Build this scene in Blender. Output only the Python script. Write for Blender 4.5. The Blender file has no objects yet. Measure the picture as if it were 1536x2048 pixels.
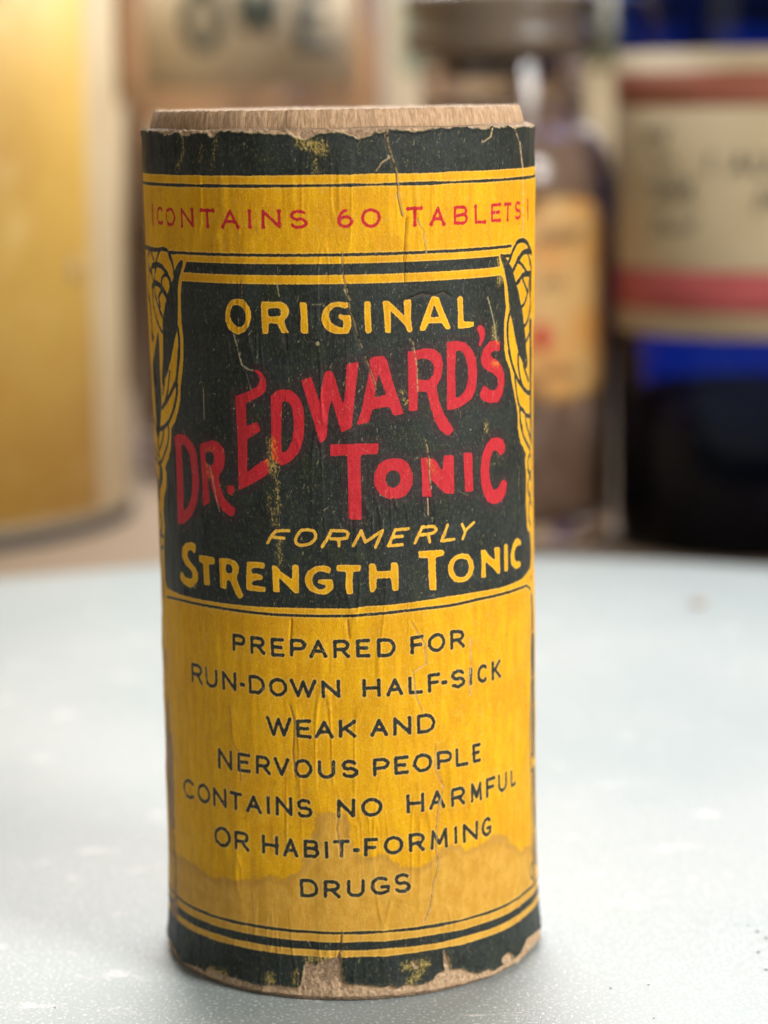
import bpy, bmesh, math, random
import numpy as np
from mathutils import Matrix, Vector
random.seed(7)
rng = np.random.default_rng(11)

# ------------------------------------------------------------------ camera
F_PX, PITCH, ROLL, YAW, CAM_D, CAM_H = 4994.3, .16545, -.01588, .01608, .25415, .08802
W_PX, H_PX = 1536.0, 2048.0
scene = bpy.context.scene
COL = scene.collection
fw = np.array([math.sin(YAW)*math.cos(PITCH), math.cos(YAW)*math.cos(PITCH), -math.sin(PITCH)])
rt0 = np.array([math.cos(YAW), -math.sin(YAW), 0.0])
up0 = np.cross(rt0, fw)
rt = math.cos(ROLL)*rt0 + math.sin(ROLL)*up0
up = -math.sin(ROLL)*rt0 + math.cos(ROLL)*up0
ORG = np.array([0, -CAM_D, CAM_H])
camd = bpy.data.cameras.new('camera')
cam = bpy.data.objects.new('camera', camd)
COL.objects.link(cam)
m = Matrix(((rt[0], up[0], -fw[0], ORG[0]), (rt[1], up[1], -fw[1], ORG[1]), (rt[2], up[2], -fw[2], ORG[2]), (0, 0, 0, 1)))
cam.matrix_world = m
camd.sensor_fit = 'VERTICAL'
camd.sensor_height = 24.0
camd.lens = F_PX/H_PX*24.0
camd.clip_start = .01
camd.clip_end = 50
camd.dof.use_dof = True
camd.dof.focus_distance = .2375
camd.dof.aperture_fstop = camd.lens/4.5
camd.dof.aperture_blades = 0
scene.camera = cam

# ------------------------------------------------------------------ light
world = bpy.data.worlds.new('World')
scene.world = world
world.use_nodes = True
bg = world.node_tree.nodes['Background']
bg.inputs['Color'].default_value = (.98, .93, .88, 1)
bg.inputs['Strength'].default_value = .20
scene.view_settings.view_transform = 'Standard'
scene.view_settings.look = 'None'
scene.view_settings.exposure = 0
scene.view_settings.gamma = 1

def area(name, loc, target, sx, sy, power, color):
    l = bpy.data.lights.new(name, 'AREA')
    l.shape = 'RECTANGLE'; l.size = sx; l.size_y = sy
    l.energy = power; l.color = color
    o = bpy.data.objects.new(name, l); COL.objects.link(o)
    o.location = loc
    d = Vector(target)-Vector(loc)
    o.rotation_euler = d.to_track_quat('-Z', 'Y').to_euler()
    return o
area('window_light', (.57, -.46, .40), (0, 0, .045), .26, .36, 8.4, (1.0, .97, .92))
area('far_window_light', (.05, 1.14, .50), (0, .10, 0), 1.3, .56, 4.0, (.97, .98, 1.0))
area('far_board_light', (.04, .40, .36), (0, .20, 0), .42, .18, 4.6, (1.0, .99, .98))  # low overhead panel added to brighten the far part of the board
area('glint_light', (.50, -.52, .56), (0, .2, .05), .035, .035, .55, (.90, .94, 1.0))  # small bright source added to put a glint on the jar shoulder
area('glint_light', (.86, .22, .52), (0, .3, .05), .04, .04, .9, (.88, .93, 1.0))  # second added source, meant for a glint further right on the jar
area('room_light', (-.75, -.55, .55), (0, 0, .04), .5, .5, 1.0, (1.0, .90, .76))

# ------------------------------------------------------------------ helpers
def obj(name, verts, faces, mat, parent=None, smooth=True):
    me = bpy.data.meshes.new(name)
    me.from_pydata([tuple(v) for v in verts], [], faces)
    me.update()
    if smooth:
        me.polygons.foreach_set('use_smooth', [True]*len(me.polygons))
    if mat: me.materials.append(mat)
    o = bpy.data.objects.new(name, me); COL.objects.link(o)
    if parent: o.parent = parent
    return o
def tag(o, label=None, cat=None, group=None, kind=None):
    if label: o['label'] = label
    if cat: o['category'] = cat
    if group: o['group'] = group
    if kind: o['kind'] = kind
    return o
def empty(name, loc, label, cat, group=None):
    o = bpy.data.objects.new(name, None); COL.objects.link(o)
    o.location = loc; o.empty_display_size = .01
    return tag(o, label, cat, group)
def lathe(name, prof, mat, parent=None, n=96, wob=None, smooth=True, caps=True):
    """prof: (r, z) list, outside first; closed with caps when r=0 ends are given"""
    V, Fc = [], []
    for i, (r, z) in enumerate(prof):
        for k in range(n):
            a = 2*math.pi*k/n
            rr, zz = (r, z) if wob is None else wob(i, r, z, a)
            V.append((rr*math.sin(a), -rr*math.cos(a), zz))
    for i in range(len(prof)-1):
        for k in range(n):
            a, b = i*n+k, i*n+(k+1) % n
            Fc.append((a, b, b+n, a+n))
    if caps:
        if prof[0][0] > 1e-6: Fc.append(tuple(reversed(range(n))))
        if prof[-1][0] > 1e-6: Fc.append(tuple(range((len(prof)-1)*n, len(prof)*n)))
    o = obj(name, V, Fc, mat, parent, smooth)
    return o
def boxm(name, x0, x1, y0, y1, z0, z1, mat, parent=None, bev=.0):
    bm = bmesh.new()
    bmesh.ops.create_cube(bm, size=1)
    for v in bm.verts:
        v.co = Vector(((x0+x1)/2+v.co.x*(x1-x0), (y0+y1)/2+v.co.y*(y1-y0), (z0+z1)/2+v.co.z*(z1-z0)))
    if bev: bmesh.ops.bevel(bm, geom=bm.edges[:], offset=bev, segments=3, affect='EDGES', profile=.5)
    me = bpy.data.meshes.new(name); bm.to_mesh(me); bm.free()
    me.materials.append(mat)
    o = bpy.data.objects.new(name, me); COL.objects.link(o)
    if parent: o.parent = parent
    return o
def ray(x, y):
    v = fw*F_PX+rt*(x-768)-up*(y-1024)
    return v/np.linalg.norm(v)
def on_plane(x, y, z0):
    v = ray(x, y); t = (z0-ORG[2])/v[2]
    return ORG+t*v
def at_depth(x, y, D):
    v = fw*F_PX+rt*(x-768)-up*(y-1024)
    return ORG+v*(D/F_PX)

# ---- node building
class NT:
    def __init__(s, name):
        s.mat = bpy.data.materials.new(name); s.mat.use_nodes = True
        s.t = s.mat.node_tree; s.b = s.t.nodes['Principled BSDF']
    def n(s, typ, ins=None, **kw):
        nd = s.t.nodes.new(typ)
        for k, v in kw.items(): setattr(nd, k, v)
        for k, v in (ins or {}).items():
            if isinstance(v, bpy.types.NodeSocket): s.t.links.new(v, nd.inputs[k])
            else: nd.inputs[k].default_value = v
        return nd
    def link(s, a, b): s.t.links.new(a, b)
    def set(s, **kw):
        for k, v in kw.items():
            k = k.replace('_', ' ')
            if isinstance(v, bpy.types.NodeSocket): s.t.links.new(v, s.b.inputs[k])
            else: s.b.inputs[k].default_value = v
    def attr(s, name, out='Fac'): return s.n('ShaderNodeAttribute', attribute_name=name).outputs[out]
    def math(s, op, a, b=0.0, c=0.0, clamp=False):
        nd = s.n('ShaderNodeMath', {0: a, 1: b, 2: c}, operation=op, use_clamp=clamp); return nd.outputs[0]
    def step(s, v, lo, hi):
        nd = s.n('ShaderNodeMapRange', {'Value': v, 'From Min': lo, 'From Max': hi}, interpolation_type='SMOOTHSTEP'); return nd.outputs[0]
    def mix(s, f, a, b, blend='MIX'):
        nd = s.n('ShaderNodeMix', data_type='RGBA', blend_type=blend)
        for k, v in ((0, f), (6, a), (7, b)):
            if isinstance(v, bpy.types.NodeSocket): s.t.links.new(v, nd.inputs[k])
            else: nd.inputs[k].default_value = v if k == 0 else (*v, 1)
        return nd.outputs[2]
    def scale(s, vec, sc):
        return s.n('ShaderNodeVectorMath', {0: vec, 1: sc}, operation='MULTIPLY').outputs[0]
    def noise(s, vec, scale, detail=3, rough=.55, dist=0):
        return s.n('ShaderNodeTexNoise', {'Vector': vec, 'Scale': scale, 'Detail': detail, 'Roughness': rough, 'Distortion': dist}).outputs[0]
    def obj(s): return s.n('ShaderNodeTexCoord').outputs['Object']
    def bump(s, h, strength, dist, normal=None):
        i = {'Height': h, 'Strength': strength, 'Distance': dist}
        if normal is not None: i['Normal'] = normal
        return s.n('ShaderNodeBump', i).outputs[0]

def simple(name, col, rough=.5, var=.15, nscale=60, bump=0, metallic=0, col2=None, **kw):
    N = NT(name)
    c = N.obj()
    f = N.noise(c, nscale, 4)
    f = N.step(f, .3, .7)
    c2 = col2 or tuple(x*(1-var*2) for x in col)
    N.set(Base_Color=N.mix(f, col, c2), Roughness=rough, Metallic=metallic, **kw)
    if bump:
        N.set(Normal=N.bump(N.noise(c, nscale*6, 4), .6, bump))
    return N.mat

# ------------------------------------------------------------------ board (round surface) and counter
N = NT('frosted_board')
c = N.obj()
grain = N.noise(c, 5200, 2, .6)
fine = N.noise(c, 1700, 3, .6)
blot = N.noise(N.scale(c, (1, 2.2, 1)), 95, 4, .62)
blotm = N.step(blot, .612, .68)
spk = N.step(N.noise(c, 2600, 1, .5), .60, .67)
base = N.mix(N.step(N.noise(c, 14, 3), .35, .65), (.27, .318, .318), (.33, .360, .356))
base = N.mix(N.math('MULTIPLY', N.step(fine, .35, .7), .35), base, (.385, .415, .41))
base = N.mix(N.math('MULTIPLY', blotm, N.math('MULTIPLY', N.step(fine, .3, .6), .62)), base, (.74, .70, .68))
base = N.mix(N.math('MULTIPLY', spk, .5), base, (.85, .87, .88))
N.set(Base_Color=base, Roughness=N.math('ADD', .30, N.math('MULTIPLY', fine, .2)), Normal=N.bump(N.math('ADD', grain, N.math('MULTIPLY', fine, 1.2)), .55, .00007),
      IOR=1.5)
M_board = N.mat

BR = .1645
board = lathe('round_board', [(BR-.004, -.009), (BR-.001, -.0082), (BR, -.006), (BR, -.003), (BR-.0008, -.0012), (BR-.003, -.0001), (BR-.006, 0), (BR*.5, 0), (.0001, 0)], M_board, n=256)
board.location = (.004, .0595, 0)
tag(board, 'pale grey-green speckled round board that the tonic tube stands on', 'board')

N = NT('counter_wood')
c = N.obj()
g = N.noise(N.scale(c, (1, 14, 1)), 9, 5, .6, .4)
N.set(Base_Color=N.mix(N.step(g, .3, .7), (.26, .19, .13), (.27, .20, .14)), Roughness=.45, Normal=N.bump(g, .3, .0004))
CZ = -.0095
counter = boxm('counter', -1.4, 1.4, -.35, 1.25, CZ-.03, CZ, N.mat, bev=.004)
tag(counter, kind='structure')
N = NT('wall_paint')
c = N.obj()
g = N.noise(c, 5, 4, .6)
N.set(Base_Color=N.mix(N.step(g, .35, .65), (.42, .28, .17), (.50, .36, .235)), Roughness=.8)
wall = boxm('wall', -1.6, 1.6, 1.25, 1.29, -.6, 1.5, N.mat)
tag(wall, kind='structure')

# ------------------------------------------------------------------ tube geometry
MM = .001
R0 = 19.40
def R_of(z):   # label radius in mm
    return np.interp(z, [0, 2, 5, 10, 20, 30, 46, 60, 74, 85], [19.72, 19.66, 19.50, 19.38, 19.34, 19.28, 19.24, 19.38, 19.56, 19.68])
def cx_of(z):
    return np.interp(z, [0, 10, 26, 46, 70, 85], [.20, .22, .25, .16, .05, .06])
def unproj(x, y):
    """photo pixel of the print -> (s, z) in mm on the label"""
    v = ray(x, y); z = 40.0
    for _ in range(6):
        R = R_of(z)*MM; ox, oy = ORG[0]-cx_of(z)*MM, ORG[1]
        a = v[0]**2+v[1]**2; b = ox*v[0]+oy*v[1]; cc = ox*ox+oy*oy-R*R
        q = max(b*b-a*cc, 0.0)
        t = (-b-math.sqrt(q))/a
        p = ORG+t*v; z = p[2]/MM
    th = math.atan2(p[0]-cx_of(z)*MM, -p[1])
    return th*R0, z
def C(x0, y0, k, pts, dens=0):
    """points read off an enlarged view (origin, scale) -> label mm"""
    out = []
    P = [(x0+px/k, y0+py/k) for px, py in pts]
    if dens:
        Q = []
        for (ax, ay), (bx, by) in zip(P[:-1], P[1:]):
            n = max(1, int(math.hypot(bx-ax, by-ay)/dens))
            for i in range(n): Q.append((ax+(bx-ax)*i/n, ay+(by-ay)*i/n))
        Q.append(P[-1]); P = Q
    return np.array([unproj(*p) for p in P])
def smooth_line(p, it=2, closed=False, cut=.11):
    """rounds corners, but never takes off more than about `cut` mm along an edge"""
    for k in range(it):
        a = p[:-1] if not closed else p
        b = p[1:] if not closed else np.roll(p, -1, 0)
        L = np.linalg.norm(b-a, axis=1)[:, None]+1e-9
        f = np.minimum(.25, (cut/(k+1))/L)
        q = np.empty((2*len(a), 2)); q[0::2] = a+(b-a)*f; q[1::2] = b-(b-a)*f
        if not closed: q = np.vstack([p[:1], q, p[-1:]])
        p = q
    return p

# label grid
SX = np.concatenate([np.linspace(-60.95, -34, 30)[:-1], np.arange(-34, 34.01, .092), np.linspace(34, 60.95, 30)[1:]])
ZB, ZT = .55, 84.95
ZZ = np.arange(ZB, ZT, .1); ZZ[-1] = ZT
NS, NZ = len(SX), len(ZZ)
fields = {}
def field(name, big): fields[name] = np.full((NZ, NS), big, np.float32)
field('dark', .8); field('knock', .8); field('red', 3.0); field('crack', 1.2); field('cracklight', 1.2); field('pulp', 2.0)
field('stain', 6.0); field('fleck', 6.0); field('scratch', .8)

def window(lo, hi, m):
    i0, i1 = np.searchsorted(SX, lo[0]-m), np.searchsorted(SX, hi[0]+m)
    j0, j1 = np.searchsorted(ZZ, lo[1]-m), np.searchsorted(ZZ, hi[1]+m)
    return slice(j0, j1), slice(i0, i1)
def segdist(P, A, B):
    d = B-A; L = float(d @ d)+1e-12
    t = np.clip(((P[0]-A[0])*d[0]+(P[1]-A[1])*d[1])/L, 0, 1)
    return (P[0]-A[0]-t*d[0])**2+(P[1]-A[1]-t*d[1])**2, t
def add_stroke(name, pts, w, w2=None):
    Fd = fields[name]; big = {'red': 3, 'crack': 1.2, 'cracklight': 1.2, 'pulp': 2, 'stain': 6, 'fleck': 6}.get(name, .8)
    w2 = w if w2 is None else w2
    n = len(pts)-1
    for i in range(n):
        A, B = pts[i], pts[i+1]
        hw0 = (w+(w2-w)*i/n)/2; hw1 = (w+(w2-w)*(i+1)/n)/2
        sl = window(np.minimum(A, B), np.maximum(A, B), big+max(hw0, hw1))
        X, Z = np.meshgrid(SX[sl[1]], ZZ[sl[0]])
        if X.size == 0: continue
        d, t = segdist((X, Z), A, B)
        v = np.sqrt(d)-(hw0+(hw1-hw0)*t)
        Fd[sl] = np.minimum(Fd[sl], v)
def poly_sd(X, Z, loops):
    d2 = np.full(X.shape, 1e9); ins = np.zeros(X.shape, bool)
    for p in loops:
        for i in range(len(p)):
            A, B = p[i], p[(i+1) % len(p)]
            d, _ = segdist((X, Z), A, B); np.minimum(d2, d, out=d2)
            if A[1] != B[1]:
                c = ((A[1] > Z) != (B[1] > Z)) & (X < (B[0]-A[0])*(Z-A[1])/(B[1]-A[1])+A[0])
                ins ^= c
    d = np.sqrt(d2)
    return np.where(ins, -d, d)
def add_poly(name, *loops):
    Fd = fields[name]; big = {'red': 3, 'crack': 1.2, 'pulp': 2, 'stain': 6, 'fleck': 6}.get(name, .8)
    allp = np.vstack(loops)
    sl = window(allp.min(0), allp.max(0), big)
    X, Z = np.meshgrid(SX[sl[1]], ZZ[sl[0]])
    Fd[sl] = np.minimum(Fd[sl], poly_sd(X, Z, loops))
def add_band(name, z0, z1, wav=None):
    add = np.maximum(z0-ZZ, ZZ-z1)[:, None]+np.zeros((1, NS))
    if wav is not None: add = add+wav
    fields[name] = np.minimum(fields[name], add).astype(np.float32)

# ---- stroke capitals in a unit box (x right, y up)
def arc(cx, cy, rx, ry, a0, a1, n=14):
    return [(cx+rx*math.cos(math.radians(a0+(a1-a0)*i/n)), cy+ry*math.sin(math.radians(a0+(a1-a0)*i/n))) for i in range(n+1)]
GL = {
 'A': [[(0, 0), (.5, 1), (1, 0)], [(.22, .33), (.78, .33)]],
 'B': [[(0, 0), (0, 1), (.6, 1)]+arc(.6, .76, .34, .24, 90, -90)+[(0, .52)], [(.6, .52)]+arc(.64, .26, .36, .26, 90, -90)+[(0, 0)]],
 'C': [arc(.55, .5, .55, .5, 48, 312, 22)],
 'D': [[(0, 0), (0, 1), (.45, 1)]+arc(.45, .5, .55, .5, 90, -90)+[(0, 0)]],
 'E': [[(1, 1), (0, 1), (0, 0), (1, 0)], [(0, .52), (.8, .52)]],
 'F': [[(1, 1), (0, 1), (0, 0)], [(0, .50), (.85, .50)]],
 'G': [arc(.52, .5, .52, .5, 48, 300, 22)+[(.98, .12), (1, .42), (.6, .42)]],
 'H': [[(0, 0), (0, 1)], [(1, 0), (1, 1)], [(0, .5), (1, .5)]],
 'I': [[(.5, 0), (.5, 1)]],
 'K': [[(0, 0), (0, 1)], [(1, 1), (0, .38)], [(.3, .56), (1, 0)]],
 'L': [[(0, 1), (0, 0), (1, 0)]],
 'M': [[(0, 0), (.06, 1), (.5, .2), (.94, 1), (1, 0)]],
 'N': [[(0, 0), (0, 1), (1, 0), (1, 1)]],
 'O': [arc(.5, .5, .5, .5, 0, 360, 28)],
 'P': [[(0, 0), (0, 1), (.6, 1)]+arc(.6, .72, .4, .28, 90, -90)+[(0, .44)]],
 'R': [[(0, 0), (0, 1), (.6, 1)]+arc(.6, .73, .38, .27, 90, -90)+[(0, .46)], [(.5, .46), (1, 0)]],
 'S': [arc(.5, .74, .45, .26, 35, 250, 16)+arc(.5, .26, .48, .26, 80, -150, 16)],
 'T': [[(0, 1), (1, 1)], [(.5, 1), (.5, 0)]],
 'U': [[(0, 1), (0, .35)]+arc(.5, .35, .5, .35, 180, 360, 14)+[(1, 1)]],
 'V': [[(0, 1), (.5, 0), (1, 1)]],
 'W': [[(0, 1), (.27, 0), (.5, .95), (.73, 0), (1, 1)]],
 '-': [[(0, .5), (1, .5)]],
 '6': [arc(.5, .3, .47, .3, 0, 360, 22), arc(.62, .32, .6, .68, 95, 180, 12)],
 '0': [arc(.5, .5, .5, .5, 0, 360, 28)],
 '(': [arc(1.4, .5, 1.4, 1.15, 154, 206, 8)],
 ')': [arc(-.4, .5, 1.4, 1.15, -26, 26, 8)],
}
def text_line(field_name, letters, w, flare=0):
    """letters: (char, view, xl, xr, yt, yb)"""
    rec = []
    for ch, (x0, y0, k), xl, xr, yt, yb in letters:
        ym = (yt+yb)/2
        a = unproj(x0+xl/k, y0+ym/k); b = unproj(x0+xr/k, y0+ym/k)
        xm = (xl+xr)/2
        t = unproj(x0+xm/k, y0+yt/k); q = unproj(x0+xm/k, y0+yb/k)
        rec.append((ch, a[0], b[0], t[1], q[1], (a[0]+b[0])/2))
    big = [r for r in rec if r[0] not in '-()']
    sm = [r[5] for r in big]
    ft = np.polyfit(sm, [r[3] for r in big], 2); fb = np.polyfit(sm, [r[4] for r in big], 2)
    for ch, a, b, t, q, mcen in rec:
        if ch in '()': zt, zb = np.polyval(ft, mcen)+.2, np.polyval(fb, mcen)-.2
        elif ch == '-': zt, zb = t, q
        else:
            zt, zb = .5*np.polyval(ft, mcen)+.5*t, .5*np.polyval(fb, mcen)+.5*q
        h = w/2
        a2, b2, zt2, zb2 = a+h, b-h, zt-h, zb+h
        if b2 < a2: a2 = b2 = (a+b)/2
        for st in GL[ch]:
            pts = np.array([(a2+(b2-a2)*x, zb2+(zt2-zb2)*y) for x, y in st])
            pts = pts+rng.normal(0, .018, pts.shape)
            ww = w*(1.25 if ch == '-' else 1)
            add_stroke(field_name, pts, ww)
            if flare and ch not in '()OC06' and len(st) < 6:
                for e, f in ((pts[0], pts[1]), (pts[-1], pts[-2])):
                    g = e+(f-e)*.22
                    add_stroke(field_name, np.array([e, g]), w*flare, w*.8)
P1, P2 = (360, 1240, 4), (700, 1240, 4)
P3, P4 = (360, 1400, 4), (700, 1400, 4)
P5, P6 = (360, 1600, 4), (700, 1600, 4)
T = text_line
BW = .355
T('dark', [('P', P1, 420, 528, 112, 255), ('R', P1, 565, 683, 128, 272), ('E', P1, 728, 835, 145, 295), ('P', P1, 878, 1010, 150, 295),
    ('A', P1, 1037, 1175, 158, 303), ('R', P1, 1225, 1358, 158, 308), ('E', P1, 1408, 1522, 150, 298), ('D', P2, 215, 365, 143, 295),
    ('F', P2, 482, 590, 122, 270), ('O', P2, 620, 765, 105, 258), ('R', P2, 802, 915, 80, 228)], BW, 1.15)
T('dark', [('R', P1, 92, 178, 352, 508), ('U', P1, 203, 302, 385, 543), ('N', P1, 340, 452, 408, 562), ('-', P1, 480, 522, 505, 535),
    ('D', P1, 552, 682, 438, 593), ('O', P1, 713, 857, 460, 617), ('W', P1, 880, 1092, 478, 622), ('N', P1, 1132, 1283, 485, 625),
    ('H', P2, 98, 243, 468, 613), ('A', P2, 288, 425, 460, 603), ('L', P2, 467, 580, 452, 597), ('F', P2, 620, 722, 418, 575),
    ('-', P2, 730, 778, 480, 515), ('S', P2, 805, 923, 392, 545), ('I', P2, 950, 983, 385, 520), ('C', P2, 1018, 1100, 352, 507),
    ('K', P2, 1133, 1205, 322, 475)], BW, 1.15)
T('dark', [('W', P3, 688, 890, 135, 290), ('E', P3, 930, 1052, 157, 308), ('A', P3, 1082, 1230, 168, 308), ('K', P3, 1270, 1410, 158, 305),
    ('A', P4, 162, 302, 143, 287), ('N', P4, 343, 492, 130, 278), ('D', P4, 535, 682, 108, 268)], BW, 1.15)
T('dark', [('N', P3, 305, 418, 395, 555), ('E', P3, 460, 562, 425, 580), ('R', P3, 603, 722, 447, 598), ('V', P3, 750, 877, 462, 608),
    ('O', P3, 908, 1060, 473, 630), ('U', P3, 1102, 1243, 485, 635), ('S', P3, 1287, 1430, 477, 625), ('P', P4, 182, 317, 460, 605),
    ('E', P4, 353, 468, 442, 593), ('O', P4, 503, 658, 420, 577), ('P', P4, 695, 815, 403, 552), ('L', P4, 847, 945, 390, 533),
    ('E', P4, 975, 1043, 342, 498)], BW, 1.15)
T('dark', [('C', P3, 28, 120, 635, 795), ('O', P3, 143, 243, 668, 827), ('N', P3, 268, 373, 698, 855), ('T', P3, 400, 495, 733, 878),
    ('A', P3, 528, 648, 762, 905), ('I', P3, 688, 715, 775, 913), ('N', P3, 762, 897, 775, 925), ('S', P3, 928, 1063, 793, 948),
    ('N', P3, 1255, 1403, 795, 945), ('O', P4, 87, 258, 780, 930), ('H', P4, 452, 592, 745, 898), ('A', P4, 632, 760, 722, 870),
    ('R', P4, 802, 918, 697, 848), ('M', P4, 958, 1050, 652, 815), ('F', P4, 1083, 1155, 610, 770), ('U', P4, 1178, 1253, 572, 732),
    ('L', P4, 1285, 1330, 565, 690)], BW, 1.15)
T('dark', [('O', P5, 280, 410, 210, 378), ('R', P5, 440, 548, 250, 403), ('H', P5, 653, 783, 288, 435), ('A', P5, 822, 947, 310, 460),
    ('B', P5, 988, 1115, 322, 468), ('I', P5, 1157, 1190, 332, 467), ('T', P5, 1228, 1358, 315, 463), ('-', P5, 1385, 1437, 385, 412),
    ('F', P6, 110, 222, 298, 450), ('O', P6, 268, 427, 282, 435), ('R', P6, 470, 598, 257, 413), ('M', P6, 640, 780, 225, 385),
    ('I', P6, 828, 858, 213, 347), ('N', P6, 900, 1018, 180, 335), ('G', P6, 1045, 1128, 138, 293)], BW, 1.15)
T('dark', [('D', P5, 958, 1108, 633, 783), ('R', P5, 1150, 1283, 640, 783), ('U', P5, 1335, 1478, 633, 780), ('G', P6, 163, 320, 610, 760),
    ('S', P6, 350, 487, 585, 745)], BW, 1.15)
RA, RB = (260, 190, 3.657), (660, 190, 3.491)
T('red', [('(', RA, 165, 188, 815, 965), ('C', RA, 198, 245, 815, 950), ('O', RA, 263, 332, 822, 962), ('N', RA, 372, 468, 825, 970),
    ('T', RA, 518, 620, 835, 970), ('A', RA, 672, 800, 835, 975), ('I', RA, 862, 888, 838, 975), ('N', RA, 963, 1103, 838, 975),
    ('S', RA, 1165, 1303, 840, 980), ('6', RB, 47, 165, 790, 930), ('0', RB, 215, 355, 790, 925), ('T', RB, 535, 645, 780, 918),
    ('A', RB, 698, 803, 780, 912), ('B', RB, 860, 960, 772, 905), ('L', RB, 1005, 1085, 768, 900), ('E', RB, 1122, 1187, 757, 888),
    ('T', RB, 1215, 1262, 752, 882), ('S', RB, 1290, 1335, 740, 870), (')', RB, 1352, 1382, 735, 880)], .30, 1.45)

# ---- the dark panel, bands and rules
wv = (np.interp(SX, np.arange(-61, 62, 2.0), rng.normal(0, .02, 62)))[None, :]
add_band('dark', 80.76, 99, wv)
add_band('dark', 79.79-.15, 79.79+.15, wv)
RULE_B = 73.33
pB = (363, 100)
SL = C(280, 470, 8, [(470, 275)])[0][0]; SR = C(1000, 470, 8, [(180, 200)])[0][0]
add_stroke('dark', np.array([(SL, RULE_B-.02), (0, RULE_B), (SR, RULE_B)]), .29)
sbl = C(280, 470, 8, [(745, 440), (700, 610)]); sbr = C(960, 460, 6.02, [(225, 330), (245, 460)])
add_poly('dark', np.array([(sbl[0][0], 72.5), (sbr[0][0], 72.5), (sbr[1][0], 71.45), (sbl[1][0], 71.45)]))
D1, D2, D3 = (280, 470, 8), (280, 700, 8), (290, 940, 8)
E1, E2, E3 = (1000, 470, 8), (1000, 700, 8), (1030, 940, 8)
L1, L2 = (300, 1020, 3.84), (680, 1020, 3.657)
def cc(v, pts, dens=0): return C(*v, pts, dens)
pl = np.vstack([
    np.array([(cc(D1, [(672, 760)])[0][0], 70.6)]),
    cc(D1, [(650, 950), (652, 1150), (660, 1400), (690, 1650), (692, 1950)]),
    cc(D2, [(690, 150), (668, 400), (645, 600), (640, 800), (600, 1000), (560, 1150), (500, 1250), (495, 1450), (490, 1600), (450, 1750), (400, 1880)]),
    cc(D3, [(340, 50), (335, 250), (310, 400), (300, 650), (318, 900), (312, 1150), (320, 1500), (325, 1780), (350, 1880), (420, 1930)]),
    cc(L1, [(300, 668), (500, 705), (700, 732), (900, 745), (1100, 752), (1300, 756), (1536, 757)]),
    cc(L2, [(200, 703), (400, 690), (600, 662), (800, 630), (1000, 598), (1200, 560)]),
    cc(E3, [(100, 1740), (170, 1660), (225, 1560), (250, 1400), (250, 1230), (220, 990), (195, 970), (165, 860), (160, 600), (150, 350), (150, 50)]),
    cc(E2, [(380, 1750), (395, 1660), (310, 1480), (270, 1250), (270, 1000), (220, 800), (185, 560), (150, 300), (90, 150)]),
    cc(E1, [(65, 1840), (60, 1600), (65, 1400), (100, 1150), (85, 1000), (75, 800), (50, 680)]),
    np.array([(cc(E1, [(15, 640)])[0][0], 70.6)])])
add_poly('dark', pl)
ringC = np.vstack([cc(L1, [(130, 665), (240, 690), (350, 718), (500, 745), (750, 782), (1000, 805), (1250, 814), (1500, 815)]),
                   cc(L2, [(150, 769), (400, 745), (600, 722), (800, 700), (1000, 655), (1200, 610)]),
                   cc((820, 1050, 6), [(1300, 760), (1390, 727), (1430, 765), (1448, 900)])])
add_stroke('dark', smooth_line(ringC, 1), .28)
edge = C(1020, 1150, 2.73, [(108, 110), (113, 300), (112, 600), (114, 900), (117, 1200), (120, 1450), (126, 1640), (133, 1690)], 25)
add_stroke('dark', edge, .5)
for y0, y1 in ((1274, 1346), (1359, 1403), (1415, 1507), (1541, 1593), (1602, 1650), (1663, 1722)):
    add_stroke('dark', np.array([unproj(1064.3+(y0-1270)*.015, y0+6), unproj(1064.3+(y1-1270)*.015, y1-6)]), 1.7)
add_stroke('dark', np.array([unproj(1063.5, 1195), unproj(1064, 1255)]), .8)
for y in (1508, 1724):
    cpt = unproj(1065, y+16)
    add_stroke('dark', np.array(arc(cpt[0], cpt[1], .9, .9, 0, 360, 12)), .25)
# lower rules
z_thin = unproj(648.5, 1865.4)[1]
z1, z2, z3 = unproj(648.5, 1883.6)[1], unproj(648.5, 1900.5)[1], unproj(648.5, 1913.5)[1]
add_band('dark', z_thin-.16, z_thin+.16, wv)
add_band('dark', z2, z1, wv)
add_band('dark', -9, z3, wv)

# ---- lettering left open in the dark panel
K1, K2, K3, K4, K5, K6 = (440, 570, 6), (690, 570, 6), (350, 1070, 6), (590, 1070, 6), (820, 1050, 6), (520, 1030, 6)
def kp(v, *loops): add_poly('knock', *[smooth_line(cc(v, l), 1, True) for l in loops])
kp(K1, [(200,163),(290,175),(335,235),(370,300),(378,380),(350,490),(300,560),(215,595),(165,580),(100,520),(65,430),(62,340),(85,250),(125,185)],
   [(150,245),(185,238),(250,250),(300,310),(315,370),(300,460),(255,508),(200,500),(150,455),(120,380),(125,310)])
kp(K1, [(490,200),(600,200),(735,200),(800,235),(832,300),(820,370),(768,430),(800,530),(832,578),(740,578),(690,465),(585,455),(578,585),(510,590),(500,480),(492,300)],
   [(572,285),(620,278),(700,275),(732,300),(728,370),(640,382),(578,372)])
kp(K1, [(955,205),(1043,212),(1050,330),(1065,580),(985,585),(968,540),(970,350)])
kp(K1, [(1536,210),(1420,200),(1330,215),(1250,280),(1215,370),(1220,440),(1260,520),(1340,575),(1420,588),(1540,582),(1575,500),(1572,365),(1500,360),(1420,350),(1425,400),(1480,425),(1480,515),(1400,495),(1330,450),(1305,370),(1320,310),(1390,255),(1450,265),(1500,285),(1545,262),(1548,230)])
kp(K2, [(230,200),(265,192),(305,200),(310,380),(320,570),(280,580),(245,570),(232,380)])
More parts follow.
